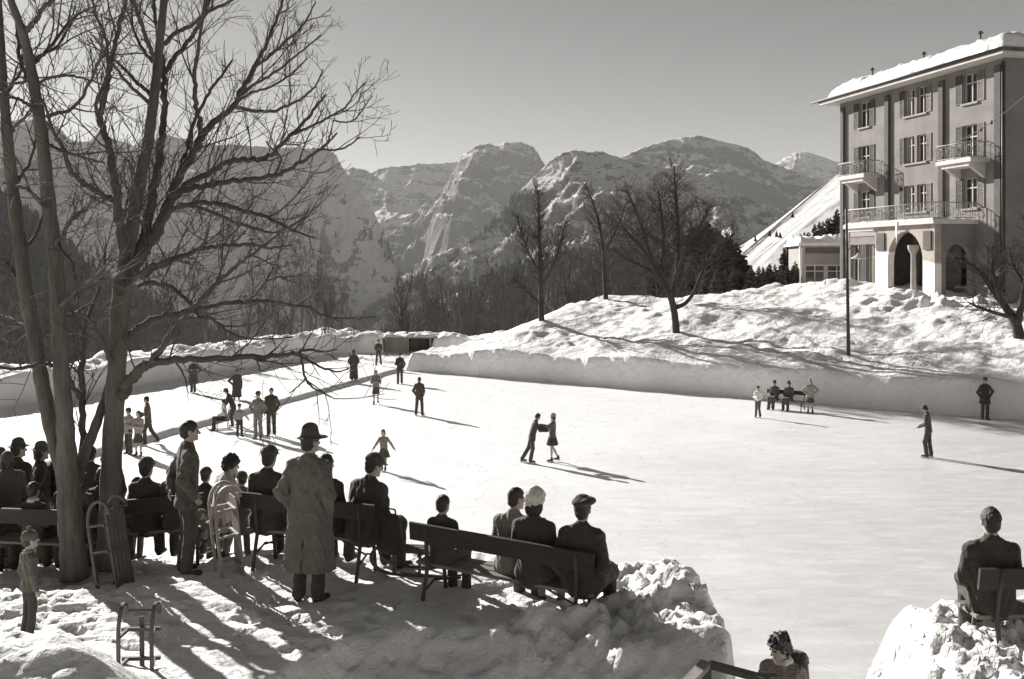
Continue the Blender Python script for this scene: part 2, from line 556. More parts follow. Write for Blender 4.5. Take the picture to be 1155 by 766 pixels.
def terr_z(X, Y):
    z = 3.28 - 0.18 * np.maximum(0, Y - 11 - 1.4 * sstep(-4.6, -3.2, X)) + 0.03 * (11 - Y) * (Y < 11)
    z = z + 0.05 * fbm(X * 0.5, Y * 0.5, 3, 81) + 0.018 * fbm(X * 2.3, Y * 2.3, 4, 82)
    z = z + 0.012 * (ridged(X * 1.7, Y * 1.7, 4, 87) - 0.9)
    z = z + trodden(X, Y)
    # towards the camera the yard falls away as a shovelled face
    yb = np.interp(X, [-2.6, -1.95, -1.5, -0.6, 0.3, 1.0, 2.2], [6.0, 9.2, 9.75, 9.95, 9.75, 9.5, 9.2]) + 0.12 * fbm(X * 1.3, 0 * X, 3, 90)
    dn = np.maximum(0, yb - Y)
    z = z - np.where(X < 2.6, 0.60 * dn * sstep(0, 0.35, dn), 0) * (1 - sstep(2.2, 2.6, X)) + 0.03 * sstep(0, 0.3, dn) * fbm(X * 3.2, Y * 0.9, 3, 91)
    # banks: right of the bench, bottom left, right mound
    z = z + 0.26 * np.exp(-(((X - 1.5) / 0.6) ** 2 + ((Y - 10.9) / 0.8) ** 2))
    z = z + 0.16 * np.exp(-(((X - 1.8) / 0.5) ** 2 + ((Y - 9.6) / 1.1) ** 2))
    z = z + 0.75 * (1 - sstep(-3.6, -2.3, X + 0.45 * (Y - 8.0))) * np.exp(-((Y - 7.3) / 1.05) ** 2)
    z = z + 0.24 * np.exp(-(((X - 4.3) / 1.0) ** 2 + ((Y - 8.9) / 0.9) ** 2))
    # shovelled clumps
    cm = 0.9 * np.exp(-(((X - 1.45) / 0.75) ** 2 + ((Y - 10.5) / 0.95) ** 2)) + 0.6 * np.exp(-(((X - 0.75) / 0.8) ** 2 + ((Y - 9.6) / 0.35) ** 2))
    cm = cm + 0.8 * sstep(2.6, 3.2, X) * np.exp(-((Y - 8.9) / 1.6) ** 2)
    cm = cm + 0.28 * (1 - sstep(-4.2, -2.6, X + 0.45 * (Y - 8))) * np.exp(-((Y - 7.6) / 1.0) ** 2) + 0.04
    cl = np.clip(fbm(X * 2.6, Y * 2.6, 3, 83), -0.1, 0.5) * 0.24 + np.clip(fbm(X * 6.5, Y * 6.5, 3, 84, 0.6), -0.1, 0.5) * 0.13 + 0.035 * fbm(X * 13, Y * 13, 2, 88)
    z = z + np.clip(cm, 0, 1) * cl
    # lip towards the rink
    lip = 14.9 - 2.6 * sstep(-2.2, -0.4, X) - 0.9 * sstep(-0.4, 1.4, X) - 1.0 * sstep(1.4, 2.6, X) + np.interp(X, [2.3, 2.8, 3.3, 3.8, 4.5, 5.5], [0, -0.75, -0.7, -0.4, 0.0, 0.2])
    lip = lip + 0.22 * fbm(X * 0.9, 0 * X, 3, 85)
    over = np.maximum(0, Y - lip)
    z = z - 1.15 * over * sstep(0, 0.8, over)
    # gully with the way down, between the two banks
    gx = 2.34 + 0.09 * (Y - 8.5) + 0.05 * pn(Y * 1.3, 0 * Y, 86)
    gw = 0.22 + 0.05 * np.maximum(0, Y - 8)
    g = 1 - sstep(gw - 0.04, gw + np.where(X < gx, 0.20, 1.2), np.abs(X - gx + 0.06 * fbm(X * 2.2, Y * 2.2, 3, 89)))
    g = np.where(X > gx, g ** 1.2, g)
    gz = 2.2 - 0.40 * (Y - 8.2)
    z = np.where(gz < z, z * (1 - g) + gz * g, z)
    # the flanks of the way down are rough too, and clods lie by the right end of the bench
    fl = np.minimum(1, 3 * g) * (1 - sstep(0.0, 0.25, gw - np.abs(X - gx))) * sstep(0.02, 0.2, np.abs(X - gx) - gw + 0.1)
    z = z + fl * (0.17 * fbm(X * 2.4, Y * 2.4, 4, 92, 0.6) + 0.10 * fbm(X * 6, Y * 6, 3, 93, 0.6))
    z = z + 0.22 * np.exp(-(((X - 0.72) / 0.28) ** 2 + ((Y - 9.93) / 0.16) ** 2)) * (1 + 0.7 * fbm(X * 5, Y * 5, 3, 94))
    z = z + 0.16 * np.exp(-(((X - 0.25) / 0.22) ** 2 + ((Y - 9.9) / 0.14) ** 2)) * (1 + 0.7 * fbm(X * 5, Y * 5, 3, 95))
    return np.maximum(z, -0.25)


heightfield('snow_terrace', np.arange(-17, 9, 0.042), np.concatenate([np.arange(5.5, 13.5, 0.042), np.arange(13.5, 23, 0.12)]), terr_z, M_SNOWN)
def terr_b(X, Y):
    return terr_z(X, np.full_like(Y, 5.52)) - 0.02
heightfield('snow_yard', np.linspace(-17, 9, 90), np.linspace(-40, 5.52, 20), terr_b, M_SNOWN)


def tz(X, Y):
    return float(terr_z(np.array([X]), np.array([Y]))[0])
# ------------------------------------------------------------------ mountains
def mountain_mat(name, forest=None, snow=0.72, rock=0.13, bias=0.0, sc=1.0):
    """snow on the gentler ground, rock where steep, strata; optional forest below a level"""
    m, nt, b, vec = new_mat(name, 0.9, 0.1)
    geo = nt.nodes.new('ShaderNodeNewGeometry')
    sx = nt.nodes.new('ShaderNodeSeparateXYZ'); nt.links.new(geo.outputs['Normal'], sx.inputs[0])
    px = nt.nodes.new('ShaderNodeSeparateXYZ'); nt.links.new(geo.outputs['Position'], px.inputs[0])
    mp = nt.nodes.new('ShaderNodeMapping'); mp.inputs['Scale'].default_value = (1, 1, 3.2)
    nt.links.new(vec, mp.inputs['Vector'])
    n1 = noise(nt, mp.outputs['Vector'], 0.006 * sc, 9, 0.66)
    n2 = noise(nt, vec, 0.03 * sc, 8, 0.7)
    k = mth(nt, 'ADD', sx.outputs[2], mth(nt, 'MULTIPLY', mth(nt, 'SUBTRACT', n1, 0.5), 1.5))
    k = mth(nt, 'ADD', k, mth(nt, 'MULTIPLY', mth(nt, 'SUBTRACT', n2, 0.5), 0.8))
    k = mth(nt, 'ADD', k, bias)
    f = ramp(nt, k, [(0.56, 0.0), (0.66, 1.0)])
    rk = ramp(nt, n2, [(0.3, tint(rock * 0.6)), (0.7, tint(rock * 1.5))])
    c = mix(nt, f, rk, tint(snow, 0.3))
    if forest:
        zt, amp, g = forest
        fz = mth(nt, 'ADD', px.outputs[2], mth(nt, 'MULTIPLY', mth(nt, 'SUBTRACT', n1, 0.5), amp))
        fm = ramp(nt, mth(nt, 'DIVIDE', mth(nt, 'SUBTRACT', zt, fz), 60.0), [(0.0, 0.0), (1.0, 1.0)])
        n3 = noise(nt, vec, 0.012 * sc, 6, 0.6, 0.5)
        fm = mth(nt, 'MULTIPLY', fm, ramp(nt, n3, [(0.47, 1.0), (0.56, 0.0)]))
        fc = ramp(nt, n2, [(0.35, tint(g * 0.6)), (0.65, tint(g * 1.6))])
        c = mix(nt, fm, c, fc)
    nt.links.new(c, b.inputs['Base Color'])
    nt.links.new(bump(nt, n2, 1.0, 18.0 / sc), b.inputs['Normal'])
    return m


SURF = {}


def mountain(name, ridge, drop, reach, m, dx=0.0, amp=0.12, lam=700, nv=120, step=1.6, jag=1.2, prof=0.9, seed=0, gul=1.0, fold=1.0, foot=0.0):
    r = np.array(ridge, float)
    u = np.concatenate([[0], np.cumsum(np.hypot(np.diff(r[:, 0]), np.diff(r[:, 1])))])
    us = np.arange(0, u[-1], step)
    px = np.interp(us, u, r[:, 0]); py = np.interp(us, u, r[:, 1]); Yd = np.interp(us, u, r[:, 2])
    py = py + jag * (fbm(us * 0.09, us * 0, 4, seed + 5)) + 0.5 * jag * fbm(us * 0.45, us * 0, 3, seed + 6)
    X = (px - 577.5) / F * Yd; Z = HCAM + (HOR - py) / F * Yd
    w = np.concatenate([-np.linspace(0.5, 0, 14, endpoint=False), np.linspace(0, 1, nv) ** 1.15])
    sgn = np.where(w < 0, 1.0, -1.0); a = np.abs(w)
    GX = X[:, None] + dx * reach * a[None, :] * (w[None, :] > 0)
    GY = Yd[:, None] + (sgn * a)[None, :] * reach
    GZ = Z[:, None] - drop * (a ** prof)[None, :]
    am = amp * drop * np.minimum(1, (a / 0.22)) ** 0.8 * np.where(w < 0, 0.5, 1) * (1 - foot * sstep(0.12, 0.5, a))
    uu = us * (np.mean(Yd) / F)
    wx = uu[:, None] + 0.25 * lam * fbm(GX / lam, GY / lam, 3, seed + 9)
    g1 = ridged(wx / lam + seed, (a * reach)[None, :] / (lam * 2.6), 6, seed + 1)
    g2 = ridged(GX / (lam * 0.5), GY / (lam * 0.5), 5, seed + 2)
    GZ = GZ + am[None, :] * (gul * (g1 - 1.0) + 0.35 * fold * (g2 - 1.0))
    # the crest stays where the photograph has it
    V = np.stack([GX, GY, GZ], -1)
    o = link(name, mesh_np(name, V.reshape(-1, 3), grid_faces(len(us), len(w))[:, ::-1]), m)
    o['kind'] = 'structure'
    SURF[name] = V[:, 14:]
    return o


M_FAR = mountain_mat('far_mountain', None, 0.60, 0.08, bias=-0.16, sc=1.2)
M_PEAK = mountain_mat('peak_rock', None, 0.55, 0.09, bias=-0.2, sc=1.2)
M_CLIFF = mountain_mat('cliff_mountain', None, 0.74, 0.15, bias=0.17, sc=1.3)
M_MID = mountain_mat('mid_mountain', (70, 300, 0.06), 0.58, 0.12, bias=-0.06, sc=1.6)
M_WOOD = mountain_mat('wooded_slope', (500, 200, 0.05), 0.6, 0.10, bias=-0.1, sc=3.0)
M_BRIGHT = snow_mat('slope_snow', 0.88, 0.0, 0.5, s1=0.12, s2=0.6)

g = link('valley', mesh_np('valley', [[-12000, -6000, -900], [12000, -6000, -900], [12000, 14000, -900], [-12000, 14000, -900]], np.array([[0, 1, 2, 3]])), M_MID)
g['kind'] = 'structure'

mountain('snow_peaks', [(840, 196, 8600), (872, 186, 8600), (886, 178, 8600), (897, 173, 8600), (908, 170, 8600), (916, 173, 8600), (930, 178, 8600), (950, 184, 8600), (1010, 180, 8600), (1160, 160, 8600)],
         900, 2200, M_FAR, dx=-0.3, lam=700, seed=3, nv=60)
mountain('rounded_mountain', [(660, 205, 5600), (690, 186, 5600), (705, 175, 5600), (725, 166, 5600), (748, 159, 5600), (768, 155, 5600), (790, 153, 5600), (806, 157, 5600), (826, 162, 5600), (842, 166, 5600), (852, 172, 5600), (862, 181, 5600), (880, 187, 5600), (910, 198, 5500), (960, 215, 5400), (1010, 235, 5300)],
         1250, 2300, M_FAR, dx=0.15, lam=620, seed=11, amp=0.10, gul=0.7, fold=2.0)
mountain('central_peak', [(360, 318, 5900), (387, 302, 6000), (410, 291, 6100), (430, 275, 6250), (447, 258, 6400), (472, 236, 6550), (496, 217, 6700), (506, 204, 6750), (514, 188, 6800), (523, 174, 6800), (536, 164, 6800), (550, 161, 6800), (560, 165, 6800), (570, 161, 6800), (590, 160, 6800), (602, 166, 6800), (612, 182, 6800), (622, 196, 6700), (650, 215, 6600), (690, 230, 6500)],
         1500, 2800, M_PEAK, dx=-0.12, lam=640, seed=22, amp=0.085, jag=1.8, gul=0.7, fold=2.4, foot=0.5)
mountain('distant_ridge', [(370, 200, 7600), (386, 194, 7600), (396, 189, 7600), (405, 190, 7600), (420, 194, 7600), (436, 188, 7600), (455, 187, 7600), (470, 185, 7600), (492, 184, 7600), (515, 183, 7600), (540, 190, 7600)],
         1500, 3000, M_FAR, dx=-0.1, lam=900, seed=31, amp=0.05, jag=1.6, foot=0.9)
mountain('cliff_mountain', [(-120, 150, 4300), (-40, 142, 4300), (0, 137, 4300), (40, 134, 4300), (62, 140, 4300), (80, 158, 4300), (96, 160, 4300), (110, 150, 4300), (125, 156, 4300), (150, 163, 4300), (185, 152, 4300), (215, 158, 4300), (240, 163, 4300), (275, 163, 4300), (310, 167, 4300), (338, 166, 4300), (358, 166, 4300), (372, 169, 4300), (380, 176, 4300), (385, 187, 4250), (390, 194, 4220), (401, 209, 4180), (412, 225, 4130), (425, 245, 4080), (433, 266, 4030), (441, 286, 3980), (448, 306, 3930), (458, 325, 3880)],
         1150, 2200, M_CLIFF, dx=-0.10, lam=520, seed=43, amp=0.13, jag=1.4, fold=1.6, foot=0.5)
mountain('middle_mountain', [(370, 385, 3300), (405, 358, 3300), (440, 333, 3300), (464, 319, 3320), (494, 299, 3380), (520, 282, 3430), (544, 264, 3470), (560, 246, 3500), (579, 223, 3550), (602, 200, 3600), (619, 183, 3600), (634, 172, 3600), (648, 169, 3600), (662, 171, 3600), (680, 171, 3600), (700, 178, 3550), (725, 184, 3500), (760, 190, 3450), (800, 200, 3400), (850, 226, 3300), (900, 262, 3200), (960, 300, 3100)],
         900, 1700, M_MID, dx=0.10, lam=420, seed=57, amp=0.12, nv=150, gul=0.8, fold=1.8)
mountain('foot_hill', [(300, 420, 2000), (360, 398, 2000), (400, 388, 2000), (440, 372, 2000), (470, 352, 2000), (500, 338, 2000), (540, 318, 1980), (580, 300, 1950), (640, 285, 1900), (700, 280, 1850), (760, 285, 1800), (820, 300, 1750), (900, 330, 1700)],
         520, 900, M_WOOD, dx=-0.2, lam=240, seed=63, amp=0.14, nv=90, jag=2.0)
mountain('wooded_slope', [(-160, 150, 1500), (-60, 190, 1520), (0, 214, 1550), (34, 240, 1570), (62, 262, 1600), (100, 298, 1630), (150, 326, 1680), (200, 352, 1720), (250, 376, 1780), (300, 398, 1850), (360, 420, 1900)],
         600, 800, M_WOOD, dx=-0.25, lam=240, seed=77, amp=0.14, nv=100, jag=2.0)
mountain('sunlit_slope', [(735, 345, 250), (770, 322, 255), (800, 300, 260), (830, 281, 262), (855, 265, 265), (880, 247, 268), (905, 227, 272), (925, 211, 275), (947, 195, 280), (1000, 158, 290), (1060, 120, 300), (1160, 70, 310)],
         84, 100, M_BRIGHT, dx=-1.2, lam=20, seed=81, amp=0.004, nv=80, jag=0.05, prof=1.0, gul=0.5)

# woods on the slopes: a mass of small trees
M_NEEDLE = mat('needles', 0.045, 0.9, var=0.5, scale=0.4)
M_GREYWOOD = mat('winter_wood', 0.07, 0.9, var=0.4, scale=0.5)


def forest(name, src, n, hgt, label, pick, seed, m):
    rng = np.random.default_rng(seed)
    S = SURF[src]; nu, nv = S.shape[:2]
    iu = rng.random(n * 4) * (nu - 1.001); iv = rng.random(n * 4) * (nv - 1.001)
    a = S[iu.astype(int), iv.astype(int)]; b = S[iu.astype(int) + 1, iv.astype(int)]; c = S[iu.astype(int), iv.astype(int) + 1]
    p = a + (b - a) * (iu % 1)[:, None] + (c - a) * (iv % 1)[:, None]
    keep = pick(p, rng, iv / nv)
    p = p[keep][:n]; n = len(p)
    h = hgt * (0.6 + 0.8 * rng.random(n)); r = h * (0.16 + 0.12 * rng.random(n))
    V = []; f3 = []
    k = 5; lay = ((0.0, 1.0, 0.55), (0.3, 0.75, 0.8), (0.55, 0.5, 1.0))
    VV = []; FF = []
    off = 0
    for z0, rr, z1 in lay:
        an = np.arange(k) * 2 * math.pi / k
        ph = rng.random(n) * 6.28
        jr = 0.7 + 0.6 * rng.random((n, k))
        ring = np.stack([p[:, 0:1] + (r * rr)[:, None] * jr * np.cos(an + ph[:, None]), p[:, 1:2] + (r * rr)[:, None] * jr * np.sin(an + ph[:, None]),
                         np.repeat((p[:, 2] + h * z0)[:, None], k, 1)], -1)
        tip = np.stack([p[:, 0], p[:, 1], p[:, 2] + h * z1], -1)[:, None]
        blk = np.concatenate([ring, tip], 1)
        VV.append(blk.reshape(-1, 3))
        base = off + np.arange(n)[:, None] * (k + 1)
        for j in range(k):
            FF.append(np.concatenate([base + j, base + (j + 1) % k, base + k], 1))
        off += n * (k + 1)
    o = link(name, mesh_np(name, np.concatenate(VV), np.concatenate(FF), False), m)
    return tag(o, label, 'wood', None, 'stuff')


def clump(p, s, seed):
    return fbm(p[:, 0] / s, p[:, 1] / s, 4, seed)

forest('wood', 'wooded_slope', 9000, 15, 'dark conifer wood covering the steep slope behind the left trees',
       lambda p, rng, v: (clump(p, 160, 1) > -0.45) & (p[:, 2] > -330), 1, M_NEEDLE)
forest('wood', 'foot_hill', 9000, 14, 'dark leafless and conifer wood on the hillside below the middle mountain',
       lambda p, rng, v: (clump(p, 150, 2) > -0.38) & (p[:, 2] > -300), 2, M_NEEDLE)
forest('wood', 'middle_mountain', 9000, 20, 'patches of dark wood high on the middle mountain flank',
       lambda p, rng, v: (clump(p, 260, 3) > -0.1 + 0.0016 * (p[:, 2] + 20) + 0.0007 * np.maximum(0, p[:, 0] + 50)) & (p[:, 2] > -420) & (p[:, 2] < 250), 3, M_NEEDLE)
forest('wood', 'cliff_mountain', 5000, 22, 'scattered dark wood on the lower flank of the cliff mountain',
       lambda p, rng, v: (clump(p, 330, 4) > 0.0 + 0.0016 * (p[:, 2] + 60)) & (p[:, 2] > -500) & (p[:, 2] < 150), 4, M_NEEDLE)

# the air: pale even haze round the whole place
hz_m = bpy.data.materials.new('haze_air'); hz_m.use_nodes = True
hn = hz_m.node_tree; hn.nodes.clear()
out = hn.nodes.new('ShaderNodeOutputMaterial'); pv = hn.nodes.new('ShaderNodeVolumePrincipled')
pv.inputs['Color'].default_value = (0.97, 0.97, 0.96, 1); pv.inputs['Density'].default_value = HAZE = 3.6e-5
pv.inputs['Anisotropy'].default_value = 0.0
hn.links.new(pv.outputs[0], out.inputs['Volume'])
hb = MB().box((-12500, -6500, -901), (12500, 14500, 1120)).build('haze', hz_m)
tag(hb, 'pale even haze in the air over the valley', 'haze', None, 'stuff')
# ------------------------------------------------------------------ trees
M_BARK = mat('bark', 0.115, 0.95, var=0.45, scale=6.0, bump=1.0, bscale=16.0, stretch=(1, 1, 0.2), spec=0.1, bdist=0.06)
M_TWIG = mat('twig', 0.085, 0.9, var=0.3, scale=4.0, spec=0.1)
M_DBARK = mat('dark_bark', 0.06, 0.95, var=0.4, scale=4.0, bump=0.6, bscale=10.0, stretch=(1, 1, 0.25), spec=0.1, bdist=0.03)
M_DTWIG = mat('dark_twig', 0.06, 0.9, var=0.3, scale=4.0, spec=0.1)
M_FARBARK = mat('far_bark', 0.085, 0.95, var=0.4, scale=2.0, spec=0.05)  # lightened evenly to put the air's haze into the bark colour


def catmull(pts, n=4):
    pts = np.asarray(pts, float)
    if len(pts) < 3:
        return np.linspace(pts[0], pts[-1], n + 1)
    q = np.concatenate([2 * pts[:1] - pts[1:2], pts, 2 * pts[-1:] - pts[-2:-1]])
    out = []
    for i in range(1, len(q) - 2):
        p0, p1, p2, p3 = q[i - 1], q[i], q[i + 1], q[i + 2]
        for t in np.arange(n) / n:
            out.append(0.5 * (2 * p1 + (p2 - p0) * t + (2 * p0 - 5 * p1 + 4 * p2 - p3) * t * t + (3 * p1 - p0 - 3 * p2 + p3) * t ** 3))
    out.append(q[-2])
    return np.array(out)


def twig(mb, p, d, L, r, depth, rng, up=0.25, wig=0.22, dens=1.0, spread=0.9, minr=0.0032, k=None):
    """a curved twig with its own side twigs"""
    n = max(3, min(7, int(L / 0.22) + 2))
    pts = [p]; ds = []
    q = np.array(p, float); d = np.array(d, float)
    for i in range(n):
        d = d + rng.normal(0, wig, 3) * 0.55; d[2] += up * 0.35
        d /= np.linalg.norm(d)
        ds.append(d.copy()); q = q + d * L / n; pts.append(q.copy())
    rs = np.linspace(r, max(minr, r * 0.3), n + 1)
    mb.tube(pts, rs, k or (3 if r < 0.008 else 5), cap=False)
    if depth <= 0: return
    m = max(1, int(dens * (2.2 + L * 2.6) * (0.7 + 0.6 * rng.random())))
    for j in range(m):
        t = 0.22 + 0.76 * (j + rng.random()) / m
        i = min(n - 1, int(t * n)); f = t * n - i
        c = pts[i] + (pts[i + 1] - pts[i]) * f
        side = rng.normal(0, 1, 3); side -= ds[i] * np.dot(side, ds[i]); side /= np.linalg.norm(side) + 1e-9
        dd = ds[i] * (0.75) + side * spread * (0.6 + 0.5 * rng.random()); dd[2] += 0.12
        dd /= np.linalg.norm(dd)
        twig(mb, c, dd, L * (0.62 - 0.28 * t) * (0.7 + 0.6 * rng.random()), max(minr, min(r * 0.6, rs[i] * 0.7)), depth - 1, rng, up, wig, dens, spread, minr)


def traced_tree(name, label, group, trunks, limbs, Y0, seed, twigd=1.0, base=None):
    """limbs: (points [(px, py, r_px)...], depth offset at start, depth offset at end)"""
    rng = np.random.default_rng(seed)
    base = base if base is not None else P(trunks[0][0][0][0], trunks[0][0][0][1], Y0)
    root = empty(name, base, 0, label, 'tree', group)
    tm = MB(); cm = MB()
    def conv(pts, y0, y1, jit):
        n = len(pts); out = []
        for i, (px, py, r) in enumerate(pts):
            Y = Y0 + y0 + (y1 - y0) * i / max(1, n - 1)
            v = P(px, py, Y); out.append((v.x, v.y, v.z, r / F * Y))
        c = catmull(out, 5)
        if jit: c[1:, :3] += rng.normal(0, 1, (len(c) - 1, 3)) * np.minimum(0.012, c[1:, 3:4] * 0.25)
        return c
    b = np.array(base)
    for pts, y0, y1 in trunks:
        c = conv(pts, y0, y1, False)
        m = np.array([1 + 0.06 * math.sin(i * 1.7) for i in range(len(c))])
        tm.tube(c[:, :3] - b, c[:, 3] * m * 0.84, 14)
    for pts, y0, y1 in limbs:
        c = conv(pts, y0, y1, True)
        cm.tube(c[:, :3] - b, np.maximum(c[:, 3] * 0.82, 0.004), 8 if c[0, 3] > 0.03 else 6)
        seg = np.linalg.norm(np.diff(c[:, :3], axis=0), axis=1); L = seg.sum()
        nt_ = int(L * 7.6 * twigd)
        cum = np.concatenate([[0], np.cumsum(seg)])
        for j in range(nt_):
            t = 0.12 + 0.88 * (j + rng.random()) / nt_
            i = min(len(seg) - 1, np.searchsorted(cum, t * L) - 1); i = max(i, 0)
            f = (t * L - cum[i]) / max(seg[i], 1e-6)
            p = c[i, :3] + (c[i + 1, :3] - c[i, :3]) * f - b
            d0 = (c[i + 1, :3] - c[i, :3]) / max(seg[i], 1e-6)
            side = rng.normal(0, 1, 3); side -= d0 * np.dot(side, d0); side /= np.linalg.norm(side) + 1e-9
            d = d0 * 0.75 + side * 0.8 + np.array([0, 0, 0.2]); d /= np.linalg.norm(d)
            big = rng.random() < 0.25
            ll = (0.55 + 0.75 * rng.random()) * (1.4 if big else 0.8) * (1.08 - 0.72 * t)
            twig(cm, p, d, ll * 0.92, min(0.012 if big else 0.007, c[i, 3] * 0.55), 2 if big else 1, rng, dens=0.9)
    tm.build('trunk', M_BARK, root, True)
    cm.build('crown', M_TWIG, root, True)
    return root


